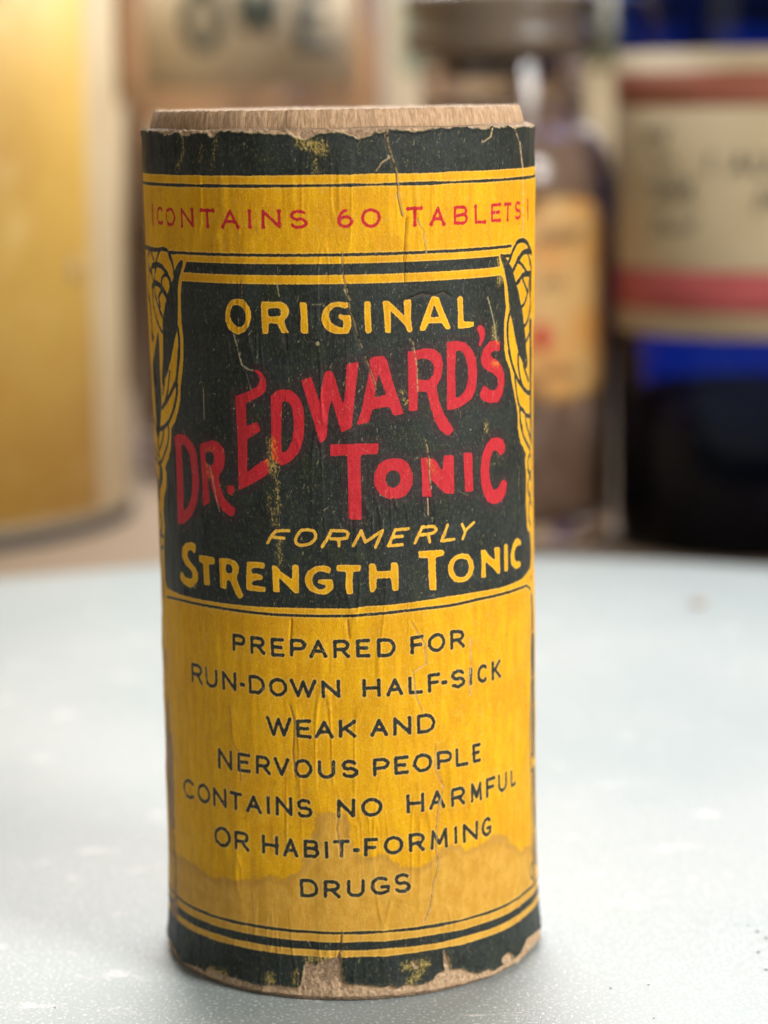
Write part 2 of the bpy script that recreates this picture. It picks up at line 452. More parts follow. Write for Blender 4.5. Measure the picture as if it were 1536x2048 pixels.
kp(K2, [(448,190),(520,190),(610,270),(715,375),(700,180),(795,172),(790,400),(808,555),(780,572),(745,560),(725,490),(545,305),(552,575),(480,572),(470,400)])
kp(K2, [(1040,135),(1120,140),(1190,330),(1270,520),(1215,540),(1160,455),(1000,460),(960,550),(895,550),(900,500),(1000,230)], [(1068,238),(1130,380),(1025,390)])
kp(K2, [(1340,150),(1385,128),(1410,150),(1413,300),(1420,438),(1545,440),(1535,500),(1450,515),(1350,525),(1352,300)])
kp(K3, [(85,150),(130,95),(200,85),(250,120),(245,200),(230,225),(200,180),(150,190),(145,260),(190,330),(250,400),(275,460),(272,550),(215,632),(160,625),(90,565),(65,520),(68,470),(80,435),(120,500),(180,530),(212,515),(210,450),(180,410),(120,350),(85,260)])
kp(K3, [(290,238),(380,250),(480,268),(485,350),(410,350),(425,605),(355,600),(345,335),(290,318)])
kp(K3, [(525,275),(650,283),(720,310),(768,375),(760,450),(735,510),(770,610),(828,735),(770,768),(735,720),(660,545),(620,540),(615,650),(545,630),(538,450)], [(605,350),(660,352),(690,390),(685,455),(640,465),(608,440)])
kp(K3, [(865,318),(970,322),(1075,335),(1078,410),(990,390),(910,405),(925,460),(1000,465),(1055,490),(1050,540),(980,538),(920,560),(925,600),(1000,612),(1090,625),(1088,683),(980,675),(860,660),(855,500)])
kp(K3, [(1160,360),(1215,370),(1270,440),(1405,535),(1405,358),(1480,360),(1484,530),(1487,700),(1440,705),(1385,650),(1250,510),(1255,688),(1180,680),(1172,450)])
kp(K4, [(435,400),(415,468),(330,435),(270,438),(220,480),(205,540),(225,610),(300,660),(370,635),(370,605),(275,580),(280,535),(450,535),(465,640),(390,712),(300,715),(180,675),(125,600),(112,530),(145,440),(240,375),(340,368),(400,378)])
kp(K4, [(497,362),(640,360),(790,360),(788,435),(700,440),(690,560),(698,710),(620,710),(608,640),(612,440),(500,435)])
kp(K4, [(888,345),(960,340),(985,435),(1150,430),(1150,330),(1225,328),(1243,380),(1240,668),(1170,672),(1150,515),(980,520),(975,640),(945,690),(900,680),(888,560)])
kp(K5, [(95,315),(240,306),(400,297),(415,330),(405,370),(310,390),(314,590),(318,785),(235,782),(225,590),(218,395),(110,395)])
kp(K5, [(620,340),(700,350),(755,430),(770,510),(740,610),(680,670),(600,690),(530,680),(470,600),(455,510),(480,430),(540,365)], [(615,400),(680,415),(708,480),(700,560),(655,620),(600,628),(545,605),(518,530),(525,460),(560,415)])
kp(K5, [(845,300),(905,298),(950,370),(1020,420),(1010,268),(1070,265),(1072,400),(1075,580),(1050,590),(1010,530),(905,440),(910,630),(850,630),(858,480)])
kp(K5, [(1120,240),(1145,220),(1165,240),(1170,550),(1145,560),(1128,545),(1125,400)])
kp(K5, [(1320,245),(1322,190),(1285,155),(1260,165),(1225,230),(1200,370),(1210,480),(1265,528),(1310,500),(1322,460),(1300,430),(1265,440),(1245,400),(1245,320),(1270,255),(1300,235)])
def ks(v, *strokes, w=.30):
    for s_ in strokes: add_stroke('knock', cc(v, s_), w)
ks(K6, [(345,190),(195,190)], [(195,190),(150,235),(90,335)], [(165,265),(285,280)])
add_stroke('knock', smooth_line(cc(K6, [(500,180),(620,180),(670,220),(665,290),(600,350),(500,370),(430,350),(420,300),(450,230)]), 2, True, 9), .30)
add_stroke('knock', cc(K6, [(445,240),(500,182)]), .28)
ks(K6, [(745,380),(830,250),(850,190),(940,190),(1030,195),(1060,225),(1040,280),(950,290),(845,288)], [(945,290),(948,370)])
ks(K6, [(1120,370),(1215,190),(1265,325),(1470,185),(1385,385)])
ks((650,850,6), [(1000,1245),(845,1258),(760,1450),(930,1435)], [(815,1345),(930,1335)])
ks((650,850,6), [(1080,1415),(1165,1225),(1315,1220),(1340,1260),(1300,1300),(1150,1320)], [(1240,1310),(1262,1405)])
ks((820,850,6), [(450,1200),(380,1390),(525,1370)])
ks((820,850,6), [(620,1190),(655,1265)], [(765,1170),(670,1260),(630,1365)])

# ---- red lettering
def rp(v, *loops): add_poly('red', *[smooth_line(cc(v, l), 1, True) for l in loops])
Q1, Q2, Q3, Q4, Q5, Q6 = (340,840,6), (420,730,6), (590,680,6), (780,640,6), (650,850,6), (820,850,6)
rp(Q1, [(50,205),(90,165),(180,180),(270,280),(315,380),(335,560),(350,780),(325,980),(260,1150),(170,1240),(95,1250),(92,1180),(90,1000),(70,400)],
   [(130,290),(170,300),(230,410),(250,560),(265,720),(258,900),(215,1040),(158,1095),(155,900),(148,600)])
rp(Q1, [(355,295),(430,262),(510,240),(590,275),(645,360),(655,470),(640,570),(580,680),(610,820),(650,940),(710,1010),(785,1070),(765,1150),(720,1160),(640,1090),(590,1030),(545,960),(500,780),(490,690),(455,700),(465,850),(475,990),(398,1035),(385,700)],
   [(430,385),(470,370),(510,390),(535,450),(520,530),(480,560),(440,520),(425,450)])
rp(Q1, [(680,790),(765,785),(772,860),(730,912),(685,870)])
rp(Q2, [(297,375),(300,372),(380,350),(500,295),(570,255),(600,180),(570,100),(520,65),(560,55),(630,100),(672,190),(665,310),(600,375),(440,455),(430,470),(430,600),(430,730),(500,710),(560,685),(605,790),(520,840),(440,895),(440,1100),(438,1290),(560,1200),(650,1140),(700,1120),(700,1295),(640,1345),(480,1440),(345,1503),(340,1490),(330,1100),(315,700)])
rp(Q2, [(725,375),(780,315),(850,295),(960,300),(1040,360),(1095,440),(1125,560),(1130,740),(1115,900),(1060,1060),(960,1160),(850,1212),(790,1170),(735,1120),(730,900),(730,600)],
   [(862,440),(930,435),(975,490),(1000,620),(1005,760),(985,900),(930,1020),(860,1065),(848,900),(855,600)])
rp(Q3, [(75,490),(100,478),(190,440),(220,520),(290,750),(345,420),(370,375),(440,370),(480,460),(565,745),(590,745),(610,500),(620,290),(765,262),(762,300),(720,640),(680,1050),(560,1112),(520,980),(435,710),(400,860),(385,1100),(370,1190),(300,1240),(230,1000)])
rp(Q3, [(890,230),(950,200),(1060,190),(1100,240),(1180,520),(1305,880),(1300,885),(1190,912),(1130,800),(1000,820),(925,835),(890,990),(740,1022),(800,850),(870,500),(900,340)],
   [(1000,390),(1050,530),(1098,655),(1030,670),(955,692),(975,540)])
rp(Q4, [(215,380),(218,378),(310,365),(420,340),(540,352),(610,420),(638,530),(615,690),(555,800),(590,980),(650,1130),(770,1320),(700,1395),(600,1320),(530,1190),(480,1020),(440,860),(335,855),(330,1085),(325,1088),(230,1095),(220,700)],
   [(325,480),(400,455),(480,480),(530,550),(520,660),(460,720),(335,715)])
rp(Q4, [(680,262),(685,264),(800,250),(910,275),(990,370),(1030,470),(1040,640),(1025,830),(980,940),(850,1040),(770,1070),(685,1078),(683,1070),(685,600)],
   [(790,372),(850,362),(900,430),(935,560),(940,700),(910,830),(840,925),(788,932),(780,600)])
rp(Q4, [(1035,100),(1080,55),(1135,110),(1135,200),(1080,325),(1055,310),(1075,230),(1065,170)])
rp(Q4, [(1310,378),(1320,270),(1265,240),(1190,260),(1120,340),(1085,450),(1095,540),(1150,600),(1240,640),(1290,700),(1295,790),(1250,845),(1190,840),(1140,790),(1110,795),(1070,900),(1100,960),(1190,995),(1290,985),(1340,900),(1368,760),(1365,640),(1330,540),(1280,480),(1220,450),(1200,410),(1230,375),(1270,365)])
rp(Q5, [(65,240),(70,235),(350,228),(640,220),(642,225),(635,352),(430,355),(428,500),(432,700),(440,1135),(437,1138),(290,1130),(285,1120),(280,700),(268,365),(62,375)])
rp(Q5, [(820,400),(930,410),(1010,470),(1055,600),(1050,720),(990,830),(900,880),(750,885),(650,820),(595,720),(590,600),(640,480),(720,420)], [(820,540),(890,570),(915,640),(895,720),(820,760),(750,730),(722,650),(750,570)])
rp(Q6, [(135,400),(140,397),(215,390),(300,410),(385,550),(410,365),(415,363),(525,362),(525,600),(530,820),(420,825),(340,740),(250,650),(262,860),(258,862),(148,860),(145,600)])
rp(Q6, [(640,335),(643,333),(745,330),(750,560),(758,795),(662,802),(650,560)])
rp(Q6, [(1075,365),(1120,330),(1135,260),(1110,180),(1050,145),(970,160),(900,250),(855,380),(840,540),(850,700),(890,850),(940,930),(1010,950),(1090,915),(1135,820),(1150,690),(1115,650),(1085,680),(1050,760),(1000,780),(965,710),(945,580),(950,420),(990,310),(1030,300),(1060,340)])

# ---- leaf ornament at both sides
def dp(*vp): add_poly('dark', smooth_line(np.vstack([cc(v, p) for v, p in vp]), 2, True, 9))
def ds(v, *ss, w=.24):
    for s_ in ss:
        l = smooth_line(cc(v, s_), 2, False, 9)
        for a_, b_ in zip(l[:-1], l[1:]):
            add_stroke('dark', np.array([a_, b_]), w*1.15*min(2.2, max(.25, math.cos((a_[0]+b_[0])/2/R0))**-.34))
dp((D1, [(670,392),(697,420),(690,480),(650,600),(620,740),(605,880),(610,1100),(605,1300),(600,1500),(560,1640),(530,1830),(495,2030)]),
   (D2, [(480,220),(455,350),(400,470),(375,575),(350,520),(360,300),(372,100)]), (D1, [(372,1760),(375,1500),(370,1380),(400,1150),(430,980),(480,800),(540,680),(560,560),(590,480),(630,420)]))
dp((D1, [(300,1520),(312,1700),(318,2030)]), (D2, [(320,300),(340,600),(350,800),(340,1000),(330,1200),(310,1500),(290,1400),(270,1150),(250,850),(230,560),(210,250)]), (D1, [(215,2030),(240,1850),(275,1620)]))
dp((D1, [(195,1480),(240,1640),(210,1740),(195,1650)]))
ds(D1, [(80,180),(180,222),(300,242),(370,215),(430,240),(470,290),(510,420),(545,560),(545,640)], w=.28)
ds(D1, [(470,275),(560,290)], [(320,250),(280,360),(265,450)], [(180,230),(215,330),(245,450)], [(165,240),(135,330),(130,430),(160,520)])
ds(D1, [(185,580),(205,500),(260,470),(330,480),(400,550),(440,640),(480,720),(485,780)], w=.36)
ds(D1, [(270,510),(250,620),(245,740)], [(190,580),(210,680),(235,760)], [(350,800),(355,690),(400,635),(450,650)], [(350,800),(390,880),(430,960)])
ds(D1, [(205,830),(230,775),(290,765),(340,820),(360,870),(400,930),(430,990)], w=.36)
ds(D1, [(320,1080),(310,980),(350,900),(370,880)], [(320,1060),(330,1150)], [(240,840),(260,1000),(310,1160),(370,1320)], [(210,830),(215,1050),(260,1300),(320,1470),(370,1560)])
ds(D1, [(150,540),(190,600)], [(155,640),(145,820),(165,1000),(180,1200),(200,1500)], [(105,320),(105,490)])
ds(D1, [(600,1480),(625,1650),(628,1900),(615,2048)], w=.30)
ds(D2, [(620,0),(600,350),(575,530),(440,810),(360,930)], w=.32)
ds(D2, [(590,540),(590,700),(545,950),(450,1190),(330,1270)], w=.30)
ds(D2, [(480,340),(465,500),(440,700),(400,870)], [(395,500),(370,700)], [(380,1270),(370,1400),(330,1580)], [(450,1200),(465,1350),(440,1530),(370,1740),(330,1830)],
   [(205,1000),(250,1150),(300,1400),(310,1600),(330,1850),(330,2048)], [(220,1350),(250,1520),(300,1680)], [(250,1690),(240,1850),(265,2048)], [(250,1690),(290,1760),(330,1850)], [(345,1880),(355,2048)])
ds(D3, [(175,0),(210,180)], [(265,0),(270,150),(240,260),(240,420)], [(215,250),(225,500),(235,700),(245,1000),(245,1300),(272,1600),(285,1850),(290,2000)], w=.6)
ds(D3, [(255,680),(290,760),(282,950),(255,1010)], [(235,1000),(300,1060)], [(300,1230),(255,1260)])
dp((E1, [(10,300),(45,300),(60,340),(130,410),(210,560),(240,680),(290,850),(330,1080),(360,1180),(380,1330),(395,1500),(410,1680),(415,1850)]),
   (E2, [(435,120),(440,200),(425,300),(400,290),(370,225),(300,75)]), (E1, [(285,1840),(230,1600),(200,1400),(160,1260),(140,1040),(120,800),(70,560),(20,400),(0,340)]))
ds(E1, [(150,420),(190,300),(260,150),(310,92),(380,82),(430,120),(480,220),(495,290)], w=.30)
ds(E1, [(60,335),(170,330)], [(300,430),(350,470),(410,560),(425,590)], [(440,290),(480,400),(493,560),(493,640)], [(370,720),(410,810),(440,920),(430,1000),(390,1110),(350,1150)],
   [(480,660),(440,920)], [(485,650),(475,1000),(475,1250),(430,1410),(390,1460)], [(475,1380),(480,1550),(420,1690)])
ds(E1, [(220,560),(280,420),(350,300),(400,260),(490,260)], [(285,760),(340,670),(400,620),(488,620)], w=.34)
ds(E1, [(483,1400),(488,2048)], w=.6)
ds(E2, [(486,0),(486,600),(488,1000),(498,1450)], w=.7)
ds(E1, [(160,1240),(115,1400),(110,1650),(140,1850),(178,2048)], w=.28)
ds(E2, [(130,0),(170,180),(230,380),(330,580),(430,690),(480,680)], w=.30)
ds(E2, [(290,80),(290,300),(340,560),(360,620)], [(370,240),(400,350),(450,490)], [(230,400),(235,550),(270,800),(310,930),(400,1050),(480,1060)], [(305,950),(310,1200),(370,1440),(480,1600)],
   [(390,1060),(410,1200),(490,1450)], [(480,1660),(440,1720),(430,1850),(450,1960),(480,2000)], [(490,1700),(495,1900),(470,2000)], w=.27)
ds(E3, [(190,0),(230,90)], [(240,60),(195,180),(190,330),(230,430)], [(240,120),(265,200),(245,350),(240,430)], [(235,440),(230,500),(205,600),(205,780),(235,870)], [(240,500),(272,580)], w=.28)
ds(E3, [(255,900),(250,1100)], w=.15)
dp((E3, [(240,1640),(262,1700),(250,1810),(225,1740)]))

# ---- damage: cracks, scratches, torn paper, rubbed ink, water stain
def crk(v, pts, w=.06, light=0, fd='crack'):
    l = cc(v, pts, 4); l = l+np.cumsum(rng.normal(0, .03, l.shape), 0)*.4
    add_stroke(fd, l, w)
    if light: add_stroke('cracklight', l+np.array([light, 0]), .12)
crk(RB, [(390,240),(395,330),(425,440),(455,560),(465,720),(500,850)], .10, .14)
crk(RB, [(320,530),(360,470),(400,440)], .03, .06)
crk(RB, [(535,860),(530,960),(520,1100),(515,1230),(525,1330)], .08)
crk(RB, [(1290,230),(1330,330),(1345,500),(1350,700),(1345,960)], .06, .08)
crk(RB, [(1130,230),(1120,290),(1060,330)], .09, .1)
crk(RB, [(80,1100),(90,1240),(120,1370)], .03, .08)
crk(RB, [(600,870),(650,950),(665,1100)], .03, .1)
crk(K2, [(10,0),(45,200),(60,330),(100,430),(150,600),(205,768)], .07, .09)
crk(Q3, [(835,200),(890,330),(930,430),(965,520),(972,600)], .09, .07)
crk(Q4, [(235,225),(275,280),(290,420),(320,600),(330,850)], .02, .05)
crk(Q5, [(1200,180),(1235,370),(1245,560),(1270,760)], .09, .08)
crk(Q5, [(1240,880),(1245,1000),(1250,1080)], .04)
crk(P6, [(710,10),(690,250),(690,430),(703,530),(668,680),(642,860),(600,970)], .05, .07)
crk(P4, [(680,360),(680,560),(740,700),(710,860)], .03, .06)
crk(P2, [(960,140),(970,330),(950,480),(960,600)], .02, .06)
crk(P2, [(490,20),(600,200),(610,350),(500,420),(520,600),(560,720)], .01, .06)
crk(P3, [(880,50),(910,180),(900,400),(920,620)], .03, .05)
crk(P3, [(400,50),(430,360),(470,420),(480,640)], .0, .05)
crk(P5, [(1270,90),(1250,230),(1290,460)], .0, .07)
crk((660,560,3.491), [(560,130),(640,95),(720,110),(800,85),(850,120)], .10, 0)
crk((310,1700,3.84), [(1432,640),(1425,760),(1400,850),(1412,950),(1378,1030)], .10, .14)
crk(P1, [(205,20),(215,300),(205,700)], .0, .04); crk(P1, [(890,0),(880,150)], .03); crk(P1, [(1340,10),(1350,150)], .03)
crk(K1, [(780,590),(785,768)], .08); crk((280,560,3.657), [(740,0),(745,100)], .0, .05)
scl = [((280,560,3.657), [(685,400),(708,480)], .16), ((280,560,3.657), [(712,500),(728,560),(745,620),(790,655),(825,660)], .12), ((280,560,3.657), [(463,780),(466,900),(470,1020)], .10),
       ((280,560,3.657), [(510,1350),(530,1430),(560,1600),(580,1690)], .12), ((280,560,3.657), [(1003,20),(1018,120)], .12), ((280,560,3.657), [(1495,70),(1536,150)], .14),
       (Q6, [(1300,500),(1290,700),(1300,900)], .05), ((660,560,3.491), [(1100,120),(1150,330),(1160,420)], .14), (K1, [(1060,235),(1240,230)], .05)]
for v, p, w in scl: add_stroke('scratch', cc(v, p, 5), w)
for _ in range(2600):   # short fibres rubbed bare
    s0 = rng.uniform(-31, 31); z0 = rng.uniform(3, 84)
    a = rng.normal(math.pi/2, .55); L = abs(rng.normal(0, .35))+.12
    add_stroke('scratch', np.array([(s0, z0), (s0+L*math.cos(a)*.5+rng.normal(0, .05), z0+L*math.sin(a)*.5), (s0+L*math.cos(a), z0+L*math.sin(a))]), rng.uniform(-.015, .03))
for v, p, r in [((280,560,3.657), (1298,465), .34), ((280,560,3.657), (538,510), .12), (Q4, (962,1320), .14), (E1, (405,2005), .22), (RB, (1060,325), .24), (RB, (410,435), .30), (RB, (670,1028), .14),
                ((280,560,3.657), (545,835), .10)]:
    c0 = cc(v, [p])[0]; add_stroke('scratch', np.array([c0, c0+[.05, .04]]), r)
for v, pts, w in [(Q1, [(1215,260),(1230,450),(1235,620)], .9), (Q1, [(1180,500),(1250,560)], .9), (Q1, [(1280,760),(1290,1000),(1275,1250)], .25), (Q1, [(1190,900),(1210,1100),(1240,1250)], .1), (K3, [(1245,60),(1260,330)], .3),
                  (RA, [(1260,340),(1400,390)], 1.3), (RA, [(1360,480),(1360,560)], .2), (RA, [(385,290),(395,420),(345,540)], .25), (RA, [(640,300),(600,560)], .0), (RA, [(520,480),(540,380)], .0),
                  (E1, [(-10,440),(10,520)], 1.0), (E1, [(15,600),(20,680),(-10,720)], 1.0), (Q4, [(1250,60),(1240,200),(1280,260)], .6), (Q4, [(1240,520),(1290,540)], .6), (Q4, [(1150,1250),(1160,1330)], .5),
                  ((310,1700,3.84), [(880,970),(890,1000)], .9), ((310,1700,3.84), [(1080,940),(1075,1010)], .5), ((310,1700,3.84), [(430,920),(540,950)], .7), ((310,1700,3.84), [(1180,850),(1340,830)], .7),
                  ((690,1700,3.657), [(440,850),(590,830)], .9), ((690,1700,3.657), [(470,970),(560,880)], .9), (Q5, [(1240,420),(1330,560)], .2), (Q4, [(150,850),(200,1000)], .2), (Q1, [(440,540),(490,680)], .4), (Q1, [(450,360),(540,350)], .2)]:
    add_stroke('fleck', cc(v, pts, 10), w)
# torn bottom edge and bare patches
bl, br = (310,1700,3.84), (690,1700,3.657)
bot = np.vstack([cc(bl, [(88,620),(150,750),(185,830),(240,868),(340,905),(390,935),(430,900),(470,945),(600,985),(720,1020),(820,1045),(880,1035),(1000,1048),(1100,1058),(1128,1035),(1140,960),(1150,885),(1180,862),(1240,885),(1300,845),(1390,832),(1418,790),(1430,840),(1440,960),(1452,1005),(1482,1030)]),
                 cc(br, [(30,985),(60,985),(200,992),(290,1003),(340,982),(380,1008),(450,985),(560,988),(640,950),(680,902),(735,885),(722,830),(718,735),(745,765),(765,830),(772,877),(850,868),(900,890),(980,905),(1040,870),(1080,880),(1130,850),(1230,800),(1300,725),(1330,655),(1400,595),(1430,540)])])
o_ = np.argsort(bot[:, 0], kind='stable')
bot = np.vstack([[(-62, 2.2)], [(bot[0][0]-6, 2.0)], bot, [(bot[-1][0]+6, 2.0)], [(62, 2.2)], [(62, -3)], [(-62, -3)]])
add_poly('pulp', bot)
add_poly('pulp', smooth_line(cc(br, [(1140,790),(1195,748),(1225,765),(1215,820),(1170,835),(1140,820)]), 1, True))
add_poly('pulp', smooth_line(cc(br, [(490,830),(520,820),(540,850),(510,865)]), 1, True))
# torn top edge
xs = np.arange(-62, 62, .35)
zt = 84.86+np.interp(xs, np.arange(-62, 63, 1.4), rng.normal(0, .12, len(np.arange(-62, 63, 1.4))))+rng.normal(0, .07, len(xs))
for px, dip, wd in ((340, .35, 1.0), (372, .45, .8), (428, .5, .5), (590, .55, 1.6), (612, .5, 1.0), (685, .35, 2.2), (735, .55, 1.6), (715, .4, .8), (925, .1, 1.2)):
    s0 = unproj(px, 262)[0]; zt = zt-.85*dip*np.exp(-((xs-s0)/wd)**2)
top = np.vstack([np.stack([xs, zt], 1), [(62, 90), (-62, 90)]])
add_poly('pulp', top)
# water stain
st = C(0, 0, 1, [(1076,1690),(1040,1700),(1018,1688),(1010,1672),(985,1672),(965,1688),(930,1700),(915,1690),(885,1698),(862,1722),(832,1735),(800,1732),(765,1712),(735,1716),(703,1700),(700,1660),(690,1632),(655,1622),(636,1636),(625,1690),(600,1738),(570,1760),(530,1752),(480,1765),(420,1752),(380,1728),(345,1705)], 12)
st = np.vstack([[(62, st[0][1])], st, [(-62, st[-1][1])], [(-62, -3)], [(62, -3)]])
def smooth_noise(sx, sz, seed, warp=0):
    r = np.random.default_rng(seed)
    gx = np.arange(-62, 62+2*sx, sx); gz = np.arange(-2, 88+2*sz, sz)
    g = r.normal(0, 1, (len(gz), len(gx)))
    ix = (SX+62)/sx; iz = (ZZ+2)/sz
    x0 = np.floor(ix).astype(int); z0 = np.floor(iz).astype(int)
    fx = ix-x0; fz = iz-z0; fx = fx*fx*(3-2*fx); fz = (fz*fz*(3-2*fz))[:, None]
    a = g[np.ix_(z0, x0)]*(1-fx)+g[np.ix_(z0, x0+1)]*fx
    b = g[np.ix_(z0+1, x0)]*(1-fx)+g[np.ix_(z0+1, x0+1)]*fx
    return a*(1-fz)+b*fz
XX, ZG = np.meshgrid(SX, ZZ)
sub = ZG < 22
fields['stain'][sub] = poly_sd(XX[sub], ZG[sub], [st])

fields['dark'] = np.maximum(fields['dark'], -fields.pop('knock'))
# relief of the paper in mm
fib = smooth_noise(.7, 5, 1)*.008+smooth_noise(.4, 2, 2)*.005+smooth_noise(2.2, 2.6, 24)*.012+smooth_noise(1.6, 12, 3)*.034+smooth_noise(6, 18, 4)*.06+smooth_noise(.4, .4, 5)*.003
wrk = smooth_noise(1.1, 9, 6); fib += .12*np.clip(1-np.abs(wrk)*3.2, 0, 1)*np.clip(smooth_noise(6, 10, 7), 0, 1)
wr2 = smooth_noise(.55, 4.5, 21); fib += .075*np.clip(1-np.abs(wr2)*2.6, 0, 1)*np.clip(smooth_noise(4, 5, 22)-.2, 0, 1.2)
fib += .05*np.clip(smooth_noise(.9, 6, 23)-1.2, 0, 1.5)
ck = fields['crack']
fib -= .13*np.exp(-(np.clip(ck, -.05, 9)/.10)**2)
fib += .05*np.exp(-((fields['cracklight']-.0)/.12)**2)
pu = fields['pulp']
pm = np.clip(.5-pu/.12, 0, 1)
edge_l = np.exp(-((pu-.10)/.10)**2)
fib = fib*(1-pm*.4)-pm*.21+edge_l*.075+pm*(smooth_noise(.22, .22, 8)*.035+smooth_noise(.7, .7, 9)*.03)
fray = np.clip((4.5-ZG)/4.5, 0, 1)**2*np.abs(smooth_noise(1.2, 3, 10))*.16
fib += fray
fib += .05*np.clip((ZG-83)/2, 0, 1)*smooth_noise(1.5, 2, 12)
fr = np.where((XX > 0), 1, 1)
R = R_of(ZG)+fib
TH = XX/R0
# a full turn: scale the outermost columns so that the seam meets
px_ = (cx_of(ZG)+R*np.sin(TH))*MM; py_ = -R*np.cos(TH)*MM; pz_ = ZG*MM
co = np.stack([px_, py_, pz_], -1).reshape(-1, 3).astype(np.float32)

# ------------------------------------------------------------------ label material
N = NT('printed_label_paper')
lab = N.attr('lab', 'Vector')
dark, red, pulp, stain, fleck, scr = (N.attr(a) for a in ('dark', 'red', 'pulp', 'stain', 'fleck', 'scratch'))
crackl, crack = N.attr('cracklight'), N.attr('crack')
j1 = N.math('MULTIPLY', N.math('SUBTRACT', N.noise(lab, 3.6, 4, .7), .5), .24)
dk = N.math('ADD', dark, j1)
rd = N.math('ADD', red, j1)
inkd = N.step(dk, .035, -.035)
inkr = N.step(rd, .035, -.035)
streak = N.noise(N.scale(lab, (1.3, .20, 1)), 1.0, 4, .6, .5)
streak2 = N.noise(N.scale(lab, (3.2, 1.0, 1)), 1.0, 5, .65, .6)
mott = N.noise(lab, .16, 5, .6, .6)
grain = N.noise(lab, 5.5, 3, .65)
spot = N.noise(N.scale(lab, (1.6, .9, 1)), 1.0, 5, .7)
# yellow paper
yel = N.mix(N.step(streak, .34, .70), (.83, .440, .002), (.70, .328, .002))
yel = N.mix(N.math('MULTIPLY', N.step(mott, .44, .62), .5), yel, (.62, .28, .003))
yel = N.mix(N.math('MULTIPLY', N.step(streak2, .5, .8), .25), yel, (.86, .55, .06))
yel = N.mix(N.math('MULTIPLY', N.step(spot, .55, .66), .40), yel, (.52, .23, .012))
yel = N.mix(N.math('MULTIPLY', N.step(grain, .47, .60), .36), yel, (.60, .29, .003))
yel = N.mix(N.math('MULTIPLY', N.step(N.noise(lab, .45, 5, .7), .56, .70), .45), yel, (.80, .47, .05))
yel = N.mix(N.math('MULTIPLY', N.step(N.noise(N.scale(lab, (4.4, 3.2, 1)), 1.0, 4, .7), .53, .66), .36), yel, (.92, .60, .10))
yel = N.mix(N.math('MULTIPLY', N.step(N.noise(lab, 1.1, 2, .5), .74, .80), .7), yel, (.32, .14, .02))
sj = N.math('ADD', stain, N.math('MULTIPLY', N.math('SUBTRACT', N.noise(lab, .55, 4, .6), .5), 2.2))
stm = N.step(sj, .25, -.25)
ring = N.math('MULTIPLY', N.step(sj, .35, 0), N.step(sj, -.9, -.1))
yst = N.mix(N.step(N.noise(N.scale(lab, (1, .6, 1)), .9, 5, .7), .38, .62), (.64, .36, .07), (.53, .275, .04))
yel = N.mix(N.math('MULTIPLY', stm, .74), yel, yst)
yel = N.mix(N.math('MULTIPLY', ring, .5), yel, (.44, .22, .04))
# pale halo pressed out round the dark ink
halo = N.math('MULTIPLY', N.step(dk, .17, .05), N.step(dk, .0, .04))
yel = N.mix(N.math('MULTIPLY', halo, .42), yel, (.84, .58, .17))
# light seams beside cracks
# dark ink
dkn = N.noise(N.scale(lab, (3.4, 2.0, 1)), 1.0, 6, .72)
dcol = N.mix(N.step(N.noise(lab, .22, 4, .6), .38, .64), (.010, .0145, .0125), (.019, .027, .026))
nearred = N.step(red, 1.15, .25)
dcol = N.mix(N.math('MULTIPLY', N.step(N.noise(lab, 1.3, 4, .7), .5, .7), .35), dcol, (.052, .050, .030))
dcol = N.mix(N.math('MULTIPLY', nearred, .8), dcol, (.034, .016, .020))
dcol = N.mix(N.math('MULTIPLY', N.step(N.noise(lab, .35, 5, .65), .50, .66), .55), dcol, (.026, .034, .015))
dcol = N.mix(N.math('MULTIPLY', N.step(dkn, .50, .66), .55), dcol, (.085, .090, .062))
dcol = N.mix(N.math('MULTIPLY', N.step(N.noise(lab, 4.5, 4, .75), .50, .36), .55), dcol, (.012, .016, .014))
dcol = N.mix(N.math('MULTIPLY', N.step(N.noise(N.scale(lab, (5, 2.4, 1)), 1.0, 3, .7), .61, .70), .75), dcol, (.20, .19, .10))
rcol = N.mix(N.step(streak2, .35, .65), (.57, .022, .036), (.47, .014, .022))
rcol = N.mix(N.math('MULTIPLY', N.step(N.noise(lab, 4.2, 3, .7), .52, .72), .35), rcol, (.70, .10, .075))
rcol = N.mix(N.math('MULTIPLY', N.step(N.noise(lab, 2.4, 4, .7), .66, .76), .6), rcol, (.66, .26, .07))
col = N.mix(inkd, yel, dcol)
col = N.mix(inkr, col, rcol)
# rubbed ink, yellow paper shows
fl = N.math('ADD', N.math('MULTIPLY', N.step(fleck, 1.1, -.4), .262), N.noise(N.scale(lab, (4.6, 2.6, 1)), 1.0, 6, .8))
flm = N.math('MULTIPLY', N.step(fl, .70, .84), .85)
col = N.mix(N.math('MULTIPLY', flm, N.math('MAXIMUM', inkd, inkr)), col, N.mix(inkr, (.52, .38, .10), (.84, .26, .02)))
# fibres and scratches down to the paper
sn = N.math('ADD', scr, N.math('MULTIPLY', N.math('SUBTRACT', N.noise(lab, 4.0, 3, .7), .5), .22))
sm_ = N.step(sn, .05, -.03)
col = N.mix(N.math('MULTIPLY', sm_, .62), col, (.46, .40, .23))
col = N.mix(N.math('MULTIPLY', N.step(crackl, .06, -.05), N.math('MULTIPLY', N.step(N.noise(lab, 2.2, 4, .7), .38, .54), .78)), col, (.70, .50, .26))
col = N.mix(N.math('MULTIPLY', N.step(crack, .045, -.02), .8), col, (.075, .05, .03))
